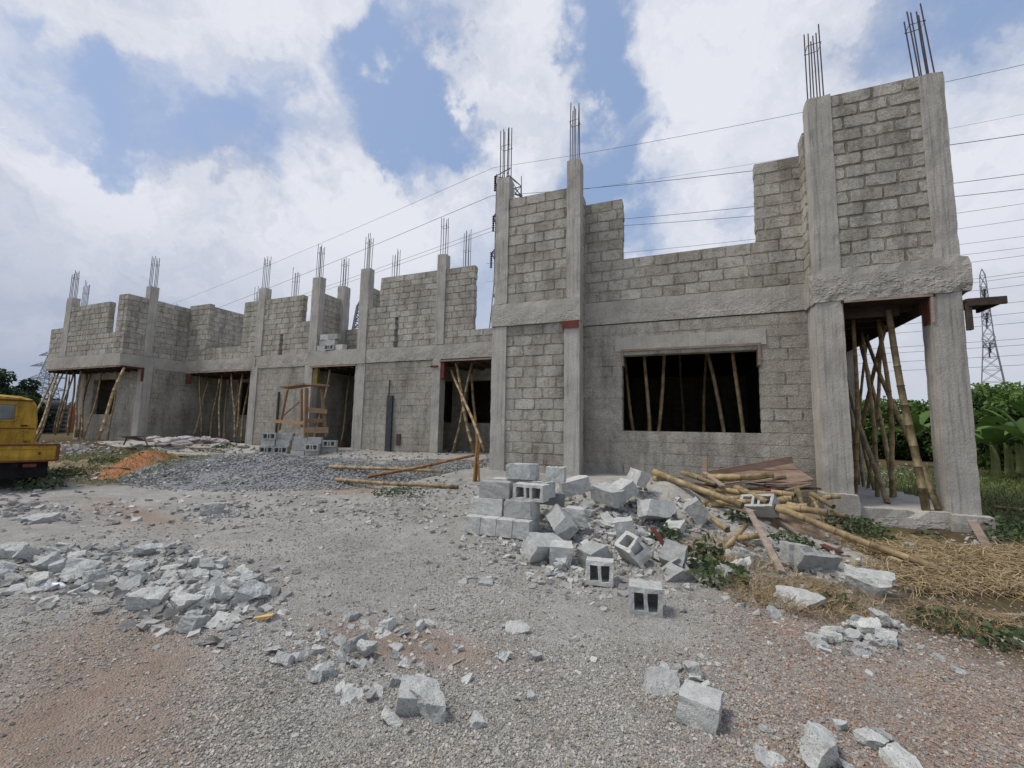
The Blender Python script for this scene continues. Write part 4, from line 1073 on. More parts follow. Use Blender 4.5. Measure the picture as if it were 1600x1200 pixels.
ypl(1140, 790, 7.0, 1175, 800, 6.7, .16, .03, 'pale mortar crusted board beside the three cavity block')
gpl(1020, 868, 1045, 882, .05, .025, 'brown stick lying across the tilted block', .32, .14, M_RED)
gpl(915, 712, 950, 738, .06, .03, 'narrow batten leaning down by the wall', .50, .40)
gpl(955, 732, 985, 736, .05, .03, 'short batten at the rear of the tumbled pile', .45, .45)
gpl(1525, 965, 1620, 967, .05, .03, 'batten on the ground at the right picture edge', .02, .02)
gpl(1520, 840, 1545, 858, .10, .02, 'small board leaning on the carport slab corner', .25, .0)
gpl(405, 686, 470, 681, .28, .035, 'plank laid across the block stacks under the trestle', 1.0, 1.0)
gpl(165, 733, 202, 734, .08, .03, 'pale batten on the red soil heap', .05, .05)
gpl(1340, 905, 1370, 900, .2, .02, 'thin brown sheet beside the large pale slab', .02, .04, M_SOF)
# sheet of ply lying at the back
q_ = [onY(1108, 746, 8.0), onY(1130, 735, 9.25), onY(1232, 722, 9.35), onY(1272, 749, 8.5), onY(1200, 760, 7.9)]
c_ = sum(q_, Vector())/5; mb = MB(); vs_ = [tuple(p-c_) for p in q_]+[tuple(p-c_-Vector((0, 0, .02))) for p in q_]
mb.add(vs_, [(0, 1, 2, 3, 4), (9, 8, 7, 6, 5)]+[(i, (i+1) % 5, 5+(i+1) % 5, 5+i) for i in range(5)])
o = mb.obj('plywood_sheet', M_BRD); o.location = c_; tag(o, 'brown plywood sheet lying at the back of the bamboo heap', 'plywood')
ypl(1101, 750, 7.95, 1102, 713, 8.05, .07, .05, 'short post standing at the left end of the long beam', M_BRD)
# broken brown panel at bay corner
mb = MB(); mb.bar((0, 0, 0), (.05, .0, .75), .11, .03, roll=.2); mb.bar((.1, .0, 0), (.02, -.02, .95), .05, .03); mb.bar((-.08, 0, .35), (.15, 0, .42), .06, .03)
p = GS(742, 752); o = mb.obj('timber_offcut', mat_simple('orange timber', (.28, .15, .06), (.46, .27, .12), 4, .85, stretch=(1, 1, 6))); o.location = p; tag(o, 'orange brown nailed boards standing at the bay corner', 'timber')

# ------------------------------------------------------------------ trestle
tp = Vector((-13.7, 11.6, 0)); tz = 1.0
T = empty('timber_trestle', 'rough timber trestle platform standing on the block stacks by the entrance', 'trestle', (tp.x, tp.y, tz))
def tl(px, py, Y): 
    p = onY(px, py, Y); return p-Vector((tp.x, tp.y, tz))
Yf, Yr = 11.2, 11.9
A, Bq, Cq, Dq = tl(447, 607, Yr), tl(481, 603, Yf), tl(507, 604, Yr), tl(470, 605, 12.5)
def tb(nm, p, q, w, h, lab=None, roll=0, mat=None):
    mb = MB(); mb.bar(p, q, w, h, roll=roll); o = mb.obj(nm, mat or M_WOOD, T, lab); return o
tb('platform', tl(445, 606, 11.5), tl(483, 601, 11.5), .5, .05); tb('platform', tl(480, 600, 11.3), tl(508, 603, 12.0), .5, .06, None)
tb('leg', tl(449, 609, 11.9), tl(436, 672, 11.9), .09, .06); tb('leg', tl(479, 606, 11.2), tl(477, 684, 11.2), .14, .05)
tb('leg', tl(471, 608, 12.3), tl(471, 668, 12.3), .10, .06); tb('leg', tl(502, 608, 11.8), tl(510, 682, 11.8), .10, .06)
tb('rung', tl(481, 640, 11.2), tl(511, 643, 11.75), .05, .17); tb('rung', tl(481, 657, 11.2), tl(507, 657, 11.75), .05, .13)
tb('rung', tl(476, 672, 11.15), tl(513, 672, 11.75), .05, .2, 'widest bottom rung board')
tb('brace', tl(441, 651, 11.9), tl(468, 628, 12.3), .07, .05, None, 0, M_WOODG); tb('brace', tl(430, 658, 11.8), tl(478, 661, 11.3), .05, .12)

# white sacks / debris along the left porch foot
M_SACK = mat_simple('dirty white sacking', (.33, .30, .29), (.56, .52, .50), 12, .9, .1, .02)
def sack(px, py, s, rot, lab):
    bm = bmesh.new(); bmesh.ops.create_icosphere(bm, subdivisions=3, radius=1)
    for v in bm.verts:
        p = v.co*1.6+Vector((px, 0, 0)); n_ = noise.noise(p)*.4+noise.noise(p*2.6)*.22+noise.noise(p*6)*.08
        v.co = v.co*(1+n_); v.co.z *= .38; v.co.y *= .55; v.co *= s
    me = bpy.data.meshes.new('cement_sack'); bm.to_mesh(me); bm.free(); me.materials.append(M_SACK)
    at = me.color_attributes.new('tone', 'FLOAT_COLOR', 'CORNER'); at.data.foreach_set('color', np.ones(len(me.loops)*4))
    p = GS(px, py); o = mkobj('cement_sack', me); o.location = p+Vector((0, 0, s*.2)); o.rotation_euler = (random.uniform(-.3, .3), 0, rot); tag(o, lab, 'sack')
for i, (px, py, s) in enumerate(((253, 694, .42), (268, 692, .38), (285, 697, .36), (305, 690, .34), (320, 690, .36), (335, 692, .34), (292, 688, .3), (240, 688, .28), (352, 694, .3), (380, 700, .28))):
    sack(px, py, s, i*.7, 'crumpled white sack, %s from the left in the row at the left porch' % ('second', 'third', 'fourth', 'sixth', 'seventh', 'eighth', 'fifth', 'first', 'ninth', 'tenth')[i])
gb(225, 700, 330, 694, .035, 'pole lying in front of the white sacks', .06, .08, col=(.9, .8, .8)); gb(290, 702, 350, 708, .035, 'thin pole slanting past the sacks', .1, .05)
gb(232, 684, 248, 676, .04, 'grey pole end poking up among the sacks', .1, .2, col=(.8, .8, .85))

# barrow-like black frame by the left block
mb = MB(); p = GS(205, 700)
mb.tube([(-.5, 0, .1), (-.3, 0, .42), (.6, .05, .45), (.9, .05, .1)], .025, 8); mb.add([(-.35, -.25, .42), (.65, -.25, .45), (.5, .3, .25), (-.25, .3, .25)], [(0, 1, 2, 3)])
o = mb.obj('metal_frame', M_REB); o.location = p; tag(o, 'bent black metal frame lying by the foot of the left block', 'scrap metal')

# small litter
M_BOT = mat_simple('clear plastic', (.5, .52, .58), (.68, .70, .75), 6, .25, .5, 0)
p = GS(78, 922); Bt = empty('plastic_bottle', 'clear crushed plastic bottle with blue cap in the left rubble', 'bottle', (p.x, p.y, p.z+.035), (0, 0, .35))
mb = MB(); mb.tube([(-.10, 0, 0), (-.095, 0, 0), (.0, 0, .003), (.09, 0, 0), (.13, 0, 0), (.145, 0, 0)], [.02, .034, .03, .034, .015, .013], 12); mb.obj('body', M_BOT, Bt, smooth=True)
mb = MB(); mb.tube([(-.125, 0, 0), (-.10, 0, 0)], .018, 10); mb.obj('cap', mat_simple('blue plastic', (.02, .03, .25), (.04, .06, .4), 5, .4), Bt)
p = GS(410, 970); mb = MB(); mb.bar((-.05, -.03, .02), (.06, .04, .03), .045, .025); o = mb.obj('wood_offcut', mat_simple('fresh yellow wood', (.55, .33, .10), (.72, .48, .2), 6, .8)); o.location = p; tag(o, 'bright yellow wood offcut right of the left heap', 'wood scrap')
gpl(560, 1018, 590, 1008, .022, .012, 'reddish brown stick left of bottom centre', .012, .012, M_RED)
gpl(690, 1050, 725, 1032, .016, .010, 'thin dry stick at the bottom centre', .012, .012, M_WOODG)
mb = MB(); p = GS(1418, 858); bm = bmesh.new(); bmesh.ops.create_icosphere(bm, subdivisions=2, radius=.09)
for v in bm.verts: v.co = Vector((v.co.x*1.3, v.co.y, v.co.z*.6))*(1+.5*noise.noise(v.co*25))
me = bpy.data.meshes.new('plastic_bag'); bm.to_mesh(me); bm.free(); me.materials.append(mat_simple('pale blue plastic', (.42, .48, .52), (.62, .68, .72), 9, .4, .4, .01))
o = mkobj('plastic_bag', me); o.location = p+Vector((0, 0, .04)); tag(o, 'crumpled pale blue plastic bag on the straw', 'bag')

# ------------------------------------------------------------------ vegetation
def leaf_batch(C, Ls, D, tone, width=.45, droop=.2):
    """two-triangle folded leaves: centres C, lengths Ls, directions D -> verts, faces, colours"""
    n = len(C); D = D/np.linalg.norm(D, axis=1)[:, None]
    r_ = rng.normal(size=(n, 3)); A = np.cross(D, r_); A /= np.linalg.norm(A, axis=1)[:, None]+1e-9
    Nn = np.cross(A, D)
    b = C-D*Ls[:, None]*.5; t = C+D*Ls[:, None]*.5-np.array([0, 0, 1])*Ls[:, None]*droop
    l = C+A*Ls[:, None]*width*.5+Nn*Ls[:, None]*.06; r = C-A*Ls[:, None]*width*.5+Nn*Ls[:, None]*.06
    V = np.stack([b, r, t, l], 1).reshape(-1, 3)
    F = np.arange(n*4).reshape(n, 4)
    return V, F, np.repeat(np.stack([tone]*3+[np.ones(n)], 1), 4, axis=0)
def np_mesh(name, V, F, Cc, mat):
    me = bpy.data.meshes.new(name); k = F.shape[1]
    me.vertices.add(len(V)); me.vertices.foreach_set('co', V.ravel())
    me.loops.add(F.size); me.loops.foreach_set('vertex_index', F.ravel().astype(np.int32))
    me.polygons.add(len(F)); me.polygons.foreach_set('loop_start', (np.arange(len(F))*k).astype(np.int32))
    me.update(calc_edges=True)
    at = me.color_attributes.new('tone', 'FLOAT_COLOR', 'CORNER'); at.data.foreach_set('color', Cc.astype(float).ravel())
    me.materials.append(mat); return me
def crown_pts(n, rad, h, clumps, seed):
    r_ = np.random.default_rng(seed)
    cc = []
    for _ in range(clumps):
        a = r_.uniform(0, 6.283); rr = math.sqrt(r_.uniform(0, 1))*.8; zz = r_.uniform(.1, .95)
        k = math.sqrt(max(.1, 1-(zz*1.05-.35)**2)) if zz > .35 else .85
        cc.append((rad*rr*k*math.cos(a), rad*rr*k*math.sin(a), h*zz, r_.uniform(.18, .38)*rad, r_.uniform(-.25, .25)))
    cc = np.array(cc); idx = r_.integers(0, clumps, n)
    d = r_.normal(size=(n, 3)); d /= np.linalg.norm(d, axis=1)[:, None]
    rr = r_.uniform(.3, 1.05, n)**.5
    P = cc[idx, :3]+d*(cc[idx, 3]*rr)[:, None]*np.array([1, 1, .8])
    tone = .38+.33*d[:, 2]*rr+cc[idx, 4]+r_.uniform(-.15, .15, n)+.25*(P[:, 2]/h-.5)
    D = d+r_.normal(0, .6, (n, 3)); D[:, 2] -= .2
    return P, D, np.clip(tone, 0, 1)
def bush(name, loc, rad, h, leaf, n, clumps, seed, label, cat, mat, group=None, trunk=.06, base=0.0):
    o = empty(name, label, cat, loc, (0, 0, 0), group)
    P, D, t = crown_pts(n, rad, h-base, clumps, seed); P[:, 2] += base; P[:, 2] = np.maximum(P[:, 2], .05)
    V, F, Cc = leaf_batch(P, np.random.default_rng(seed).uniform(.6, 1.3, n)*leaf, D, t, .5)
    mkobj('crown', np_mesh('crown', V, F, Cc, mat), o)
    mb = MB(); random.seed(seed)
    mb.tube([(0, 0, -.1), (.05*h*random.uniform(-1, 1), .03*h, h*.35), (.02, .02, h*.7)], [trunk*1.3, trunk, trunk*.5], 7)
    for k in range(6):
        a = random.uniform(0, 6.28); mb.tube([(0, 0, h*random.uniform(.15, .4)), (math.cos(a)*rad*.5, math.sin(a)*rad*.5, h*random.uniform(.5, .9))], [trunk*.6, trunk*.25], 5)
    mb.obj('trunk', M_BARK, o)
    return o
def onground(px, D, z=0.05):
    d = ray(px, 640); p = CAM+d*D; return (p.x, p.y, z)
hedge = [(1510, 24, 2.2, 4.0, 'dense dark bush just right of the carport column'), (1560, 22, 2.3, 4.3, 'tall dark bush with loose top in the right hedge'), (1610, 19, 2.5, 4.0, 'dense bush at the right picture edge'), (1665, 20, 2.6, 4.2, 'bush beyond the right picture edge'),
         (1470, 27, 2.6, 4.2, 'bush seen beyond the right carport column'), (1420, 27, 2.4, 3.9, 'bush seen through the middle of the carport'), (1380, 28, 2.3, 3.9, 'bush seen through the left of the carport'), (1340, 30, 2.5, 4.0, 'bush behind the rear carport column'), (1540, 32, 3.2, 5.2, 'taller bush rising behind the right hedge')]
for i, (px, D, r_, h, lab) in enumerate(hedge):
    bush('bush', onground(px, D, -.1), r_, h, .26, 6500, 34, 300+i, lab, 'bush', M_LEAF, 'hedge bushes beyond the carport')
def banana(px, D, h, seed, lab):
    x, y, z = onground(px, D, 0); o = empty('banana_plant', lab, 'banana plant', (x, y, z)); random.seed(seed)
    mb = MB(); mb.tube([(0, 0, 0), (.03, 0, h*.3), (.0, .03, h*.5)], [.14, .11, .07], 10); mb.obj('trunk', mat_simple('banana stem', (.10, .12, .04), (.2, .22, .09), 6, .7), o)
    for k in range(9):
        a = k*2.4+random.uniform(-.3, .3); ln = h*random.uniform(.5, .68); el = random.uniform(.6, 1.35); w = random.uniform(.24, .33)
        pts = []; p = Vector((0, 0, h*.45)); d = Vector((math.cos(a)*math.cos(el), math.sin(a)*math.cos(el), math.sin(el)))
        n = 9; side = Vector((-math.sin(a), math.cos(a), 0)); mb = MB(); rows = []
        for i in range(n+1):
            t = i/n; ww = w*math.sin(math.pi*min(1, .06+t*.95))**.6*(1 if t > .12 else .15)
            fold = Vector((0, 0, ww*.35)); j = random.uniform(.85, 1.1)
            b0 = len(mb.v); mb.v += [tuple(p+side*ww*j+fold), tuple(p), tuple(p-side*ww*j+fold)]; rows.append(b0)
            p = p+d*(ln/n); d = (d+Vector((0, 0, -.17))).normalized()
        tn = random.uniform(.3, 1)
        for i in range(n):
            for s_ in (0, 1): mb.f.append([rows[i]+s_, rows[i]+s_+1, rows[i+1]+s_+1, rows[i+1]+s_]); mb.c.append((min(1, tn*random.uniform(.85, 1.1)),)*3)
        mb.obj('leaf', M_BAN, o, fix=False)
banana(1600, 14.0, 2.9, 3, 'banana plant with broad bright leaves at the right edge of the hedge')
banana(1567, 16.5, 2.7, 4, 'banana plant standing left of the brighter one in the hedge')
banana(1546, 15.5, 2.5, 21, 'banana plant half hidden by the right carport column')
banana(1585, 17.5, 3.3, 25, 'tallest banana plant in the right hedge')
banana(1425, 21, 3.2, 8, 'banana plant with large leaves seen through the carport')
banana(1632, 15.0, 3.0, 12, 'banana plant at the far right picture edge')
# left trees
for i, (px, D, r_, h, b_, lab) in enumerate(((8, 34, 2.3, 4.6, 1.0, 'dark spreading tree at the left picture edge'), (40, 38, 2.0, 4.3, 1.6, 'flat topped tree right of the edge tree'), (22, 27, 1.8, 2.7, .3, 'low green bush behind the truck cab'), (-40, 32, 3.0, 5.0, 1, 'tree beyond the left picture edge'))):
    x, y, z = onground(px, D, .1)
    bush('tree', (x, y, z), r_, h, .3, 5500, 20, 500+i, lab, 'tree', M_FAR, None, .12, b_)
# distant tree belt
far = []
for i in range(26):
    a = YAW+lerp(-.85, .86, i/25)+random.uniform(-.02, .02); D = random.uniform(120, 170)
    x, y = -math.sin(a)*D, math.cos(a)*D; far.append((x, y))
P = []; D_ = []; T_ = []
for i, (x, y) in enumerate(far):
    p_, d_, t_ = crown_pts(900, random.uniform(8, 12), random.uniform(4, 7), 14, 900+i); P.append(p_+np.array([x, y, 0])); D_.append(d_); T_.append(t_)
P = np.concatenate(P); D_ = np.concatenate(D_); T_ = np.concatenate(T_)
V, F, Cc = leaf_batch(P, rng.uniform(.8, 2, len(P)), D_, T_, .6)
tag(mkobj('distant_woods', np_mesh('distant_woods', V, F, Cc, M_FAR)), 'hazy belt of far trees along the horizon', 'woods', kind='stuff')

# weeds
def weed(px, py, rad, h, leaf, n, lab, seed, mat=None):
    p = GS(px, py); r_ = np.random.default_rng(seed); o = empty('weed', lab, 'weed', (p.x, p.y, p.z))
    a = r_.uniform(0, 6.28, n); rr = np.sqrt(r_.uniform(0, 1, n))*rad; z = h*r_.uniform(.1, 1, n)*(1-.6*(rr/rad)**2)
    C = np.stack([rr*np.cos(a), rr*np.sin(a), z], 1); D = np.stack([np.cos(a), np.sin(a), r_.uniform(-.3, .4, n)], 1)+r_.normal(0, .4, (n, 3))
    V, F, Cc = leaf_batch(C, r_.uniform(.6, 1.2, n)*leaf, D, np.clip(r_.uniform(.2, .9, n)+.3*(z/h-.5), 0, 1), .75, .15)
    mkobj('leaves', np_mesh('leaves', V, F, Cc, mat or M_WEED), o)
    mb = MB(); random.seed(seed)
    for k in range(9):
        i = random.randrange(n); c = C[i]; mb.tube([(0, 0, -.02), (c[0]*.5, c[1]*.5, c[2]*.7), (c[0], c[1], c[2])], [.006, .005, .003], 4)
    mb.obj('stems', mat or M_WEED, o)
for i, (px, py, rad, h, leaf, n, lab) in enumerate((
    (1118, 905, .34, .22, .08, 190, 'large broad leaved weed in front of the bamboo ends'), (1105, 875, .2, .28, .10, 70, 'leafy weed climbing beside the broken trough block'),
    (1330, 825, .42, .18, .06, 420, 'low weed mat at the foot of the carport slab'), (1355, 840, .3, .14, .05, 260, 'weed patch right of the low weed mat'), (1295, 800, .22, .22, .06, 160, 'weed tuft at the right end of the bamboo heap'),
    (1510, 985, .35, .12, .05, 300, 'small weed tuft at the lower edge of the straw'), (1262, 778, .12, .22, .07, 60, 'weed sprig inside the bamboo heap'), (1135, 728, .14, .3, .07, 60, 'weed sprig at the wall behind the heap'),
    (1575, 835, .5, .28, .08, 420, 'green weed patch right of the carport slab'), (1590, 855, .4, .2, .07, 260, 'weed patch at the right edge beside the slab'), (640, 770, .7, .08, .05, 520, 'thin weed strip on the gravel left of the neat stack'),
    (62, 764, .42, .28, .07, 300, 'grey green weed clump beneath the truck tail'), (100, 745, .5, .25, .08, 300, 'weed tuft right of the truck tail'), (130, 735, .5, .15, .07, 200, 'yellow green creeping weed near the red soil'), (165, 722, .4, .15, .08, 200, 'creeping weed at the left foot of the red soil'), (352, 700, .4, .2, .08, 160, 'weed tuft at the left porch'),
    (1450, 840, .2, .1, .05, 90, 'tiny weed before the carport slab'), (1305, 945, .2, .1, .05, 90, 'small weed under the sloping block face'))):
    weed(px, py, rad, h, leaf, n, lab, 700+i)
for i, (px, py, rad, h, leaf, n, lab) in enumerate(((1040, 845, .22, .22, .08, 90, 'leafy weed growing between the tumbled blocks and the bamboo'), (1155, 815, .2, .2, .07, 80, 'weed tuft below the three cavity block'), (1235, 850, .25, .14, .06, 120, 'low weed between the grey board and the plank'), (1390, 852, .3, .1, .05, 160, 'sparse weed at the edge of the straw before the carport slab'))):
    weed(px, py, rad, h, leaf, n, lab, 760+i)

# straw
def ribbons(n, sampler, ln, wd, up_, seed, tone=(0, 1)):
    r_ = random.Random(seed); V = []; F = []; C = []
    for _ in range(n):
        x, y, z = sampler(r_); a = r_.uniform(0, 6.283); l = r_.uniform(*ln); w = r_.uniform(*wd); cv = r_.gauss(0, 1.1); el = r_.uniform(0, up_)
        t = r_.uniform(*tone); p = Vector((x, y, z+r_.uniform(0, .03))); k = 5; b0 = len(V)
        for i in range(k+1):
            d = Vector((math.cos(a), math.sin(a), el)); s_ = Vector((-math.sin(a), math.cos(a), r_.uniform(-.5, .5)))*w*(1-.6*i/k)
            V.append(p-s_); V.append(p+s_); p = p+d*(l/k); a += cv/k+r_.gauss(0, .12); el -= (up_*1.6+.12)/k
            g_ = terr(p.x, p.y)+.008
            if p.z < g_: p.z = g_+r_.uniform(0, .02); el = abs(el)*.2
        for i in range(k): F.append([b0+2*i, b0+2*i+1, b0+2*i+3, b0+2*i+2]); C.append(t)
    V = np.array([tuple(v) for v in V]); F = np.array(F); C = np.array(C)
    return V, F, np.repeat(np.stack([C, C, C, np.ones(len(C))], 1), 4, axis=0)
def poly_sampler(poly, gauss=None, lift=0):
    g = [GS(a, b) for a, b in poly]; cx = sum(p.x for p in g)/len(g); cy = sum(p.y for p in g)/len(g)
    def inside(x, y):
        c = False; j = len(g)-1
        for i in range(len(g)):
            if (g[i].y > y) != (g[j].y > y) and x < (g[j].x-g[i].x)*(y-g[i].y)/(g[j].y-g[i].y)+g[i].x: c = not c
            j = i
        return c
    xs_ = [p.x for p in g]; ys_ = [p.y for p in g]
    def f(r_):
        while True:
            x, y = r_.uniform(min(xs_), max(xs_)), r_.uniform(min(ys_), max(ys_))
            if inside(x, y) and noise.noise((x*1.5, y*1.5, 7))+.55 > r_.random()*.8:
                return x, y, terr(x, y)+lift*r_.random()
    return f
V, F, Cc = ribbons(7000, poly_sampler([(1300, 850), (1400, 842), (1530, 862), (1700, 858), (1800, 945), (1560, 935), (1430, 930), (1350, 895)], lift=.05), (.15, .5), (.0025, .006), .5, 1)
tag(mkobj('straw', np_mesh('straw', V, F, Cc, M_STRAW)), 'yellow dry straw strewn before the carport', 'straw', kind='stuff')
V, F, Cc = ribbons(3200, poly_sampler([(1120, 905), (1250, 905), (1420, 945), (1600, 975), (1560, 1010), (1400, 975), (1280, 970), (1150, 945)], lift=.02), (.06, .22), (.0015, .004), .9, 2, (0, .7))
tag(mkobj('dry_grass', np_mesh('dry_grass', V, F, Cc, M_STRAW)), 'thin dry grass along the lower edge of the straw', 'grass', kind='stuff')
V, F, Cc = ribbons(2600, poly_sampler([(1060, 850), (1120, 800), (1300, 815), (1340, 870), (1240, 900), (1130, 900)], lift=.05), (.08, .28), (.0015, .004), .9, 12, (0, .8))
tag(mkobj('dry_grass', np_mesh('dry_grass', V, F, Cc, M_STRAW)), 'dry grass stalks among the blocks below the bamboo heap', 'grass', kind='stuff')
def far_grass(r_):
    while True:
        x, y = r_.uniform(4.3, 22), r_.uniform(8.5, 24)
        if x < 22-0*y: return x, y, terr(x, y)
V, F, Cc = ribbons(26000, far_grass, (.12, .3), (.006, .014), 2.2, 3)
tag(mkobj('grass', np_mesh('grass', V, F, Cc, M_GRASS)), 'short green grass on the plot right of the carport', 'grass', kind='stuff')
def left_grass(r_):
    return (lambda x, y: (x, y, surf(x, y)))(r_.uniform(-20, -12.5), r_.uniform(5.8, 9.5))
V, F, Cc = ribbons(2600, left_grass, (.08, .22), (.005, .012), 1.6, 4, (.1, 1))
tag(mkobj('dry_grass', np_mesh('dry_grass', V, F, Cc, M_GRASS)), 'thin grass on the soil bank beside the truck', 'grass', kind='stuff')
def twig(r_):
    while True:
        rr = 1/r_.uniform(1/5, 1/1.9); a = YAW+r_.uniform(-.9, .9); x, y = -math.sin(a)*rr, math.cos(a)*rr
        if noise.noise((x*2, y*2, 11)) > .12: return x, y, terr(x, y)
V, F, Cc = ribbons(420, twig, (.04, .2), (.001, .0022), .3, 6, (0, .6))
tag(mkobj('dry_twigs', np_mesh('dry_twigs', V, F, Cc, M_STRAW)), 'dry stalks and straws lying on the gravel', 'straw', kind='stuff')

# ------------------------------------------------------------------ truck
def mat_truck():
    M, nt, b = new_mat('faded yellow paint', .5, .35); v = obj_co(nt)
    c = ramp(nt, noi(nt, v, 2.2, 6, .7), [(.3, (.34, .205, .02)), (.7, (.60, .385, .035))])
    r_ = ramp(nt, noi(nt, v, 5, 8, .75), [(.58, g3(0)), (.66, g3(1))]); c = mix(nt, r_, c, (.13, .06, .03))
    d = ramp(nt, noi(nt, mapv(nt, v, (6, 6, 1)), 2, 5, .7), [(.35, (.5, .45, .38)), (.6, g3(1))]); c = mix(nt, .7, c, mix(nt, 1, c, d, 'MULTIPLY'))
    L(nt, c, b.inputs['Base Color']); bump(nt, b, noi(nt, v, 2.5, 3), .02, .5); return M
M_YEL = mat_truck()
M_RUST = mat_simple('rusty edge', (.08, .03, .018), (.17, .06, .035), 14, .8)
M_GLS = mat_simple('dusty glass', (.10, .12, .12), (.20, .23, .23), 3, .2, .5, 0)
M_BLK2 = mat_simple('black rubber', (.012, .012, .013), (.03, .03, .03), 8, .8)
c0 = atD(92, 700, 9.5)
rz = R(70.5)
TR = empty('flatbed_truck', 'old yellow flatbed truck at the left picture edge, seen from behind', 'truck', (c0.x, c0.y, .1), (0, 0, rz))
def tpart(nm, boxes, mat, lab=None, bev=.02, parent=TR):
    mb = MB(); [mb.box(*b_) for b_ in boxes]; me = mb.mesh(nm, mat); bm = bmesh.new(); bm.from_mesh(me)
    if bev: bmesh.ops.bevel(bm, geom=bm.edges[:], offset=bev, segments=2, affect='EDGES')
    bm.to_mesh(me); bm.free(); return mkobj(nm, me, parent, lab)
# local: x to the right (tail right corner at 0), y away (towards the cab), z up
tpart('tailgate', [(-1.95, 0, -.0, .05, .54, .86)], M_YEL); tpart('tailgate_rib', [(-1.9, -.06, -.025, .0, .60, .625), (-1.9, -.06, -.025, .0, .78, .805)], M_YEL, bev=.008)
tpart('tailgate_edge', [(-.035, .02, -.03, .06, .53, .875), (-1.97, .02, -.03, .06, .86, .89), (-1.95, 0, -.02, .05, .51, .54)], M_RUST, bev=.006)
tpart('side_panel', [(-.04, 0, .06, 2.5, .54, .84)], M_YEL); tpart('side_panel', [(-1.95, -1.91, .06, 2.5, .54, .84)], M_YEL)
tpart('bed_floor', [(-1.93, -.04, .05, 2.5, .55, .60)], M_RUST); tpart('chassis_rail', [(-1.4, -1.28, .1, 4.3, .40, .54)], M_BLK2); tpart('chassis_rail', [(-.67, -.55, .1, 4.3, .40, .54)], M_BLK2)
tpart('licence_plate', [(-1.62, -1.08, -.03, -.015, .38, .49)], mat_simple('plate white', (.5, .5, .46), (.66, .66, .6), 9, .5), bev=.002)
# cab with rounded roof corners
def cab():
    mb = MB(); pr = []
    w = .78; pts = [(-w, .55), (-w, 1.35), (-w+.05, 1.78), (-w+.14, 1.92), (-w+.34, 1.99), (0, 2.02), (w-.34, 1.99), (w-.14, 1.92), (w-.05, 1.78), (w, 1.35), (w, .55)]
    for y, k in ((2.62, .97), (2.70, 1), (4.0, 1), (4.35, .93)):
        pr.append([(-1.10+p[0]*k, y, .45+(p[1]-.45)*k+(0)) for p in pts])
    for r_ in pr: mb.v += r_
    n = len(pts)
    for i in range(3):
        for k in range(n-1): mb.f.append([i*n+k, i*n+k+1, (i+1)*n+k+1, (i+1)*n+k]); mb.c.append((1, 1, 1))
    mb.f.append(list(range(n))); mb.c.append((1, 1, 1)); mb.f.append([3*n+k for k in range(n)]); mb.c.append((1, 1, 1))
    return mb.obj('cab', M_YEL, TR)
cab()
tpart('rear_window', [(-1.74, -1.30, 2.585, 2.63, 1.40, 1.76)], M_GLS, bev=.03); tpart('rear_window', [(-1.20, -.74, 2.585, 2.63, 1.40, 1.76)], M_GLS, bev=.03)
tpart('window_surround', [(-1.78, -.70, 2.60, 2.62, 1.35, 1.39), (-1.78, -.70, 2.60, 2.62, 1.77, 1.81), (-1.28, -1.22, 2.60, 2.62, 1.38, 1.78), (-.72, -.68, 2.6, 2.62, 1.35, 1.81)], M_YEL, bev=.005)
tpart('rust_seam', [(-1.84, -.36, 2.600, 2.618, 1.18, 1.195)], M_RUST, bev=0); tpart('door_handle', [(-.60, -.48, 2.58, 2.61, 1.24, 1.27)], M_BLK2, bev=.005); tpart('lashing_hook', [(-.3, -.26, -.06, -.02, .66, .72)], M_RUST, bev=.004)
tpart('underbody', [(-1.85, -.12, .3, 4.2, .14, .52)], M_BLK2, bev=.02)
tpart('roof_gutter', [(-1.78, -.42, 2.58, 2.63, 1.87, 1.90)], M_RUST, bev=.005)
def wheel(x, y):
    wo = MB(); n = 24
    wo.tube([(x-.11, y, .22), (x-.1, y, .22), (x+.1, y, .22), (x+.11, y, .22)], [.25, .31, .31, .25], n); w_ = wo.obj('wheel', M_BLK2, TR)
    r_ = MB(); r_.tube([(x+.10, y, .22), (x+.125, y, .22)], [.17, .14], 16); r_.obj('rim', M_YEL, w_)
for x, y in ((-.35, .9), (-1.6, .9), (-.25, 3.6), (-1.7, 3.6)): wheel(x, y)
tpart('mudguard', [(-.5, -.2, .45, .48, .12, .52)], M_BLK2, bev=.01); tpart('mudguard', [(-1.75, -1.45, .45, .48, .12, .52)], M_BLK2, bev=.01)
tpart('tail_light', [(-.5, -.3, -.02, .01, .40, .47)], M_RED, bev=.01); tpart('tail_light', [(-1.85, -1.68, -.02, .01, .40, .47)], M_RED, bev=.01)

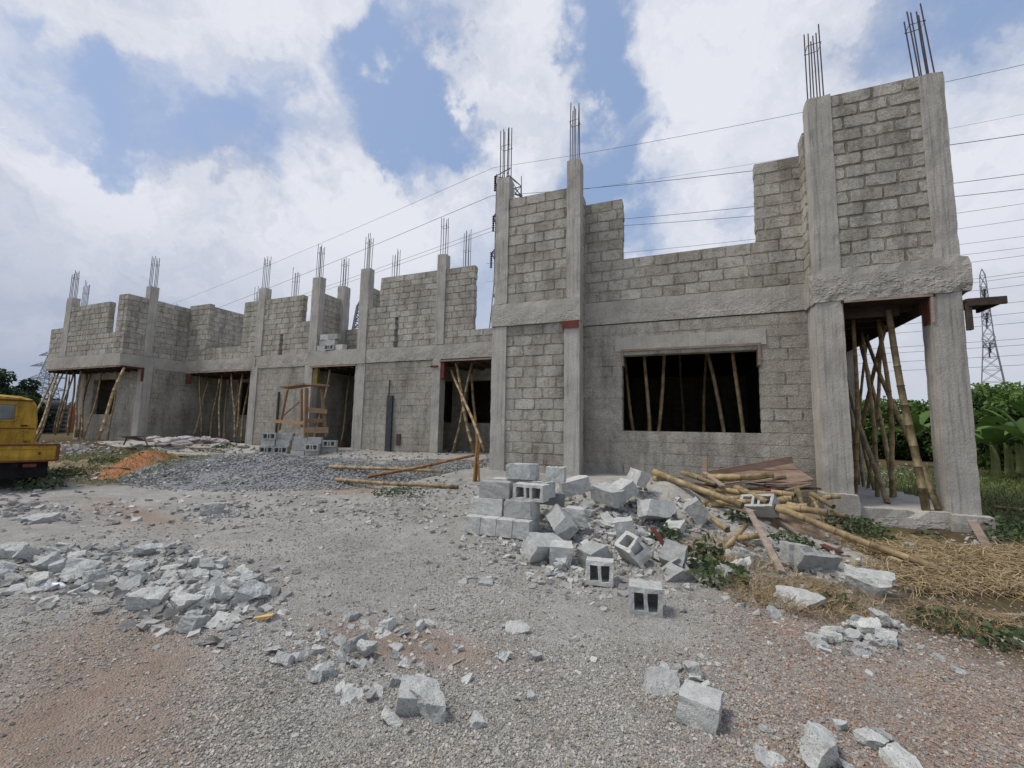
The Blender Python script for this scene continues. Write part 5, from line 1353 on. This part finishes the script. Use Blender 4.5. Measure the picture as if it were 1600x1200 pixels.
# ------------------------------------------------------------------ tanks, fence
M_TANK = mat_simple('black plastic tank', (.006, .008, .013), (.018, .021, .03), 4, .5, .4, 0, rnd=0)
def tank(px, D, r_, h, lab):
    x, y, z = onground(px, D, .1); o = empty('water_tank', lab, 'water tank', (x, y, z))
    mb = MB(); pts = [(0, 0, 0)]; rr = [r_]
    k = 8
    for i in range(k):
        z0 = h*.8*i/k; pts += [(0, 0, z0+.02), (0, 0, z0+h*.8/k*.45), (0, 0, z0+h*.8/k*.55), (0, 0, z0+h*.8/k*.95)]; rr += [r_*.97, r_, r_, r_*.97]
    for t, q_ in ((.84, .93), (.9, .78), (.95, .5), (.97, .3)): pts.append((0, 0, h*t)); rr.append(r_*q_)
    mb.tube(pts, rr, 32); mb.obj('tank_body', M_TANK, o, smooth=False)
    mb = MB(); mb.tube([(0, 0, h*.96), (0, 0, h)], [r_*.3, r_*.28], 20); mb.obj('lid', M_TANK, o)
    mb = MB(); mb.box(r_*.2, r_*.55, -r_*1.02, -r_*.97, h*.42, h*.48); mb.obj('tank_badge', M_SACK, o)
tank(40, 29, 1.2, 2.85, 'black ribbed water tank nearest the truck cab'); tank(77, 30, .95, 2.9, 'black ribbed water tank seen behind the leaning props')
x0, y0, _ = onground(84, 31); x1, y1, _ = onground(150, 36)
FN = empty('sheet_fence', 'rust red corrugated sheet fence behind the left block', 'fence', (x0, y0, .1))
mb = MB(); n = 90
for i in range(n+1):
    t = i/n; x, y = (x1-x0)*t, (y1-y0)*t; o_ = .05*math.sin(i*2.1); mb.v += [(x+o_, y-o_, 0), (x+o_, y-o_, 2.6)]
for i in range(n): mb.f.append([2*i, 2*i+2, 2*i+3, 2*i+1]); mb.c.append((1, 1, 1))
mb.obj('sheet', mat_simple('rust red sheet', (.20, .065, .03), (.30, .11, .055), 3, .8), FN, fix=False)
for t in (.02, .35, .68, .98): mb = MB(); mb.box((x1-x0)*t-.04, (x1-x0)*t+.04, (y1-y0)*t+.06, (y1-y0)*t+.14, 0, 2.65); mb.obj('post', M_BARK, FN)

# ------------------------------------------------------------------ pylons and wires
M_STEEL = mat_simple('galvanised steel', (.10, .11, .13), (.16, .17, .19), 1, .6, .4, 0, rnd=0)
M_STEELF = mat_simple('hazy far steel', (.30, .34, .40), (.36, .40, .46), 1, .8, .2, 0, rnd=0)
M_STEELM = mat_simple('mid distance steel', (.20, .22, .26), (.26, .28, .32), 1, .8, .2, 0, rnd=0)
M_WIRE = mat_simple('line wire', (.08, .09, .11), (.12, .13, .15), 1, .7, .2, 0, rnd=0)
def pylon(x, y, h, rot, label, mat, th=.12, arms=((.60, 5.0), (.76, 4.2), (.90, 3.4)), base=3.6, waist=1.1, topw=.55, ins=True, panels=14):
    o = empty('transmission_pylon', label, 'pylon', (x, y, 0), (0, 0, rot)); mb = MB()
    def hw(t): return lerp(base, waist, min(1, t/.6)) if t < .6 else lerp(waist, topw, (t-.6)/.4)
    lv = [1-(1-i/panels)**1.0 for i in range(panels+1)]
    for i in range(panels):
        a, b_ = lv[i], lv[i+1]; za, zb = a*h*.96, b_*h*.96; wa, wb = hw(a), hw(b_)
        ca = [(-wa, -wa, za), (wa, -wa, za), (wa, wa, za), (-wa, wa, za)]; cb = [(-wb, -wb, zb), (wb, -wb, zb), (wb, wb, zb), (-wb, wb, zb)]
        for k in range(4):
            k2 = (k+1) % 4
            mb.bar(ca[k], cb[k], th*1.3, th*1.3); mb.bar(ca[k], cb[k2], th*.7, th*.7); mb.bar(ca[k2], cb[k], th*.7, th*.7); mb.bar(cb[k], cb[k2], th*.7, th*.7)
    zt = h*.96; w = hw(1)
    for sx in (-1, 1):
        for sy_ in (-1, 1): mb.bar((sx*w, sy_*w, zt), (0, 0, h), th, th)
    mb.obj('lattice_tower', mat, o)
    for f, ln in arms:
        z = h*f; w = hw(f)
        for s_ in (-1, 1):
            am = MB(); tip = (s_*(w+ln), 0, z)
            for yy in (-w, w):
                am.bar((s_*w, yy, z), tip, th, th); am.bar((s_*w, yy, z+h*.045), tip, th, th)
                for q_ in (.3, .6): am.bar((s_*(w+ln*q_), yy*(1-q_), z), (s_*(w+ln*max(0, q_-.25)), yy*(1-max(0, q_-.25)), z+h*.045*(1-max(0, q_-.25))), th*.6, th*.6)
            a_ = am.obj('cross_arm', mat, o)
            if ins:
                im = MB(); L_ = h*.055; pts = [(tip[0], 0, z-L_*i/16) for i in range(17)]; im.tube(pts, [th*.6 if i % 2 else th*1.9 for i in range(17)], 8); im.obj('insulator', M_REB, a_)
    return o
# right pylon, far, seen past the carport
p = atD(1553, 615, 120); h_r = (atD(1546, 412, 120)).z
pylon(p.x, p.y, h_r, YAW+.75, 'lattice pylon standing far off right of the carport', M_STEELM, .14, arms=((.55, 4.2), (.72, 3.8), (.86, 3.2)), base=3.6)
# centre pylon behind the bay
p = atD(788, 640, 70); h_c = atD(788, 250, 70).z
pylon(p.x, p.y, h_c, YAW+.9, 'lattice pylon rising close behind the middle bay', M_STEEL, .12, arms=((.66, 2.6), (.80, 2.3), (.955, 2.1)), base=2.9, waist=1.5, topw=1.5, panels=22)
# far left
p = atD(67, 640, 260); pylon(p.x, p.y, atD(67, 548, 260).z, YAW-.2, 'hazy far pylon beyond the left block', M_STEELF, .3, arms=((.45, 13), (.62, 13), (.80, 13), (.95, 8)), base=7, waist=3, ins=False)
p = atD(553, 640, 100); pylon(p.x, p.y, atD(553, 464, 100).z, YAW+.5, 'lattice pylon head showing through the gap over the entrance', M_STEEL, .22, arms=(), base=3.4, waist=1.9, ins=False, panels=16)
def wire(pts, r_, label, grp=None):
    """hanging line through world points with a little sag between supports"""
    mb = MB(); P_ = []
    for a, b_ in zip(pts[:-1], pts[1:]):
        for i in range(14):
            t = i/14; q_ = Vector(a).lerp(Vector(b_), t); q_.z -= (Vector(b_)-Vector(a)).length*.012*4*t*(1-t); P_.append(q_)
    P_.append(Vector(pts[-1])); mb.tube(P_, r_, 4)
    o = mb.obj('power_line', M_WIRE); return tag(o, label, 'power line', grp)
WG = 'overhead power lines'
LW = [ # (x=1600 y, centre pylon (px,py), left end y at px 60)
 ((1640, 92), (771, 262), (60, 540), 'uppermost power line passing the middle pylon tip', .028),
 ((1640, 204), (768, 306), (60, 568), 'power line at the upper pylon arm', .042),
 ((1640, 267), (767, 356), (60, 574), 'power line at the middle pylon arm', .034),
 ((1640, 291), (767, 362), (60, 578), 'lower twin of the line at the middle pylon arm', .034)]
for (a, b_, c_, lab, r_) in LW: wire([atD(*a, 40), atD(*b_, 69), atD(*c_, 255)], r_, lab, WG)
RW = [(174, 1180, 224, 800, 310), (316, 1505, 331, 760, 412), (341, 1510, 352, 760, 440), (368, 1515, 377, 900, 440), (386, 1520, 387, 900, 452), (398, 1520, 409, 900, 470), (424, 1525, 431, 900, 500), (430, 1525, 434, 900, 505), (444, 1525, 450, 900, 510),
      (470, 1530, 478, 900, 530), (488, 1530, 494, 900, 540), (530, 1535, 538, 900, 560), (540, 1535, 548, 900, 566), (572, 1535, 576, 900, 585), (504, 1535, 505, 900, 546), (556, 1535, 560, 900, 576)]
for i, (ya, xm, ym, xl, yl) in enumerate(RW):
    a, b_ = atD(1640, ya-4, 60), atD(xl, yl, 110 if yl > 420 else 75)
    wire([a, b_], .03 if i else .022, 'thin power line in the sky right of the carport, %s from the top' % ('first', 'second', 'third', 'fourth', 'fifth', 'sixth', 'seventh', 'eighth', 'ninth', 'tenth', 'eleventh', 'twelfth', 'thirteenth', 'fourteenth', 'fifteenth', 'sixteenth')[sorted(range(16), key=lambda j: RW[j][0]).index(i)], WG)

# ------------------------------------------------------------------ sky, sun
W = bpy.data.worlds.new('World'); S.world = W; W.use_nodes = True; nt = W.node_tree
for n in list(nt.nodes): nt.nodes.remove(n)
SUN_EL, SUN_AZ = R(60), R(243)      # azimuth clockwise from +Y
tc = N(nt, 'ShaderNodeTexCoord'); dv = tc.outputs['Generated']
sky = N(nt, 'ShaderNodeTexSky', sky_type='NISHITA'); sky.sun_disc = False; sky.sun_elevation = SUN_EL; sky.sun_rotation = SUN_AZ
sky.dust_density = 2.5; sky.air_density = 1.0; sky.ozone_density = 1.5
wn = N(nt, 'ShaderNodeTexNoise'); wn.inputs['Scale'].default_value = 3.2; wn.inputs['Detail'].default_value = 6; wn.inputs['Roughness'].default_value = .6; L(nt, dv, wn.inputs['Vector'])
def vm(op, a, b=None, s=None):
    n = N(nt, 'ShaderNodeVectorMath', operation=op)
    L(nt, a, n.inputs[0])
    if b is not None:
        if isinstance(b, tuple): n.inputs[1].default_value = b
        else: L(nt, b, n.inputs[1])
    if s is not None: n.inputs['Scale'].default_value = s
    return n.outputs['Value'] if op == 'DOT_PRODUCT' else n.outputs[0]
wv = vm('SCALE', vm('SUBTRACT', wn.outputs['Color'], (.5, .5, .5)), s=.42)
wn2 = N(nt, 'ShaderNodeTexNoise'); wn2.inputs['Scale'].default_value = 11; wn2.inputs['Detail'].default_value = 7; wn2.inputs['Roughness'].default_value = .62; L(nt, dv, wn2.inputs['Vector'])
wv = vm('ADD', wv, vm('SCALE', vm('SUBTRACT', wn2.outputs['Color'], (.5, .5, .5)), s=.16))
dw = vm('NORMALIZE', vm('ADD', dv, wv))
flat = vm('MULTIPLY', dw, (1, 1, 1.9))
n1 = noi(nt, flat, 2.6, 10, .58, .2); n2 = noi(nt, flat, 7.5, 8, .6)
cov = math_(nt, 'ADD', math_(nt, 'MULTIPLY', n1, 1.25), math_(nt, 'MULTIPLY', n2, .55))
cov = math_(nt, 'ADD', cov, -.32)
def spot(px, py, r_, k):
    global cov
    d = ray(px, py).normalized(); dt = vm('DOT_PRODUCT', dw, tuple(d))
    mr = N(nt, 'ShaderNodeMapRange', interpolation_type='SMOOTHSTEP'); L(nt, dt, mr.inputs[0])
    mr.inputs[1].default_value = math.cos(R(r_*1.5)); mr.inputs[2].default_value = math.cos(R(r_*.2)); mr.inputs[3].default_value = 0; mr.inputs[4].default_value = k
    cov = math_(nt, 'ADD', cov, mr.outputs[0])
for a in ((60, 130, 5, -.55), (140, 150, 5, -.5), (250, 165, 6, -.6), (360, 185, 6, -.55), (460, 140, 4, -.35), (440, 215, 4, -.3), (640, 175, 6, -.7), (690, 120, 4, -.4), (930, 330, 5, -.3), (560, 160, 4, -.5), (735, 200, 3, -.4), (955, 60, 5, -.6), (965, 180, 5, -.5), (1010, 330, 6, -.5), (1190, 230, 4, -.35),
          (1500, 50, 8, -.42), (1420, 110, 4, -.3), (350, 40, 6, .1), (1290, 20, 5, .15), (120, 60, 8, .3), (470, 40, 7, .3), (300, 90, 5, .2), (480, 170, 4, .3), (1420, 200, 6, .3),
          (150, 30, 7, .2), (580, 30, 4, .2), (300, 270, 9, .4), (560, 290, 8, .35), (100, 260, 8, .3), (830, 160, 7, .5), (820, 60, 5, .35), (1110, 90, 8, .5), (1250, 120, 8, .45), (1100, 250, 5, .3), (1560, 230, 8, .4), (1090, 350, 5, .35), (650, 330, 6, .3), (500, 450, 12, .3), (150, 400, 12, .1), (1580, 420, 12, .4)):
    spot(*a)
fac = N(nt, 'ShaderNodeMapRange', interpolation_type='SMOOTHSTEP'); L(nt, cov, fac.inputs[0]); fac.inputs[1].default_value = 0.0; fac.inputs[2].default_value = .92
# cloud colour: bright puffs with grey-blue undersides, grey haze low down
sh = math_(nt, 'ADD', math_(nt, 'MULTIPLY', noi(nt, flat, 5.0, 8, .62, .3), 1.1), math_(nt, 'MULTIPLY', cov, .30))
cl = ramp(nt, sh, [(.46, (.46, .51, .63)), (.68, (.62, .66, .76)), (.95, (.78, .80, .875))])
sx = N(nt, 'ShaderNodeSeparateXYZ'); L(nt, dv, sx.inputs[0])
lowm = N(nt, 'ShaderNodeMapRange', interpolation_type='SMOOTHSTEP'); L(nt, sx.outputs[2], lowm.inputs[0]); lowm.inputs[1].default_value = .42; lowm.inputs[2].default_value = .02
left = vm('DOT_PRODUCT', dv, tuple(ray(60, 520).normalized())); lm = N(nt, 'ShaderNodeMapRange', interpolation_type='SMOOTHSTEP'); L(nt, left, lm.inputs[0]); lm.inputs[1].default_value = .45; lm.inputs[2].default_value = 1.0
lowc = mix(nt, lm.outputs[0], (.55, .585, .67), (.33, .385, .51))
cl2 = mix(nt, math_(nt, 'MULTIPLY', lowm.outputs[0], .75), cl, lowc)
bg1 = N(nt, 'ShaderNodeBackground'); bg1.inputs[1].default_value = 1.0
skyc = mix(nt, 1.0, sky.outputs[0], (.13, .13, .13), 'MULTIPLY')
blue = mix(nt, .7, skyc, (.33, .45, .70))
blue = mix(nt, math_(nt, 'MULTIPLY', lowm.outputs[0], .85), blue, lowc)
fin = mix(nt, fac.outputs[0], blue, cl2)
L(nt, fin, bg1.inputs[0])
out = N(nt, 'ShaderNodeOutputWorld'); L(nt, bg1.outputs[0], out.inputs[0])
try: W.cycles.sampling_method = 'MANUAL'; W.cycles.sample_map_resolution = 512
except Exception: pass
sl = bpy.data.lights.new('sun', 'SUN'); sl.energy = 2.3; sl.angle = R(16); sl.color = (1, .93, .83)
so = bpy.data.objects.new('sun', sl); COL.objects.link(so)
sd = Vector((math.sin(SUN_AZ)*math.cos(SUN_EL), math.cos(SUN_AZ)*math.cos(SUN_EL), math.sin(SUN_EL)))
so.rotation_euler = sd.to_track_quat('Z', 'Y').to_euler(); so.location = (0, 0, 30)

S.render.engine = 'CYCLES'; S.cycles.max_bounces = 5; S.cycles.diffuse_bounces = 3
S.view_settings.view_transform = 'Standard'; S.view_settings.look = 'None'; S.view_settings.exposure = 0; S.view_settings.gamma = 1
S.render.resolution_x = 1024; S.render.resolution_y = 768
print('pieces', NCH, 'objects', len(bpy.data.objects))
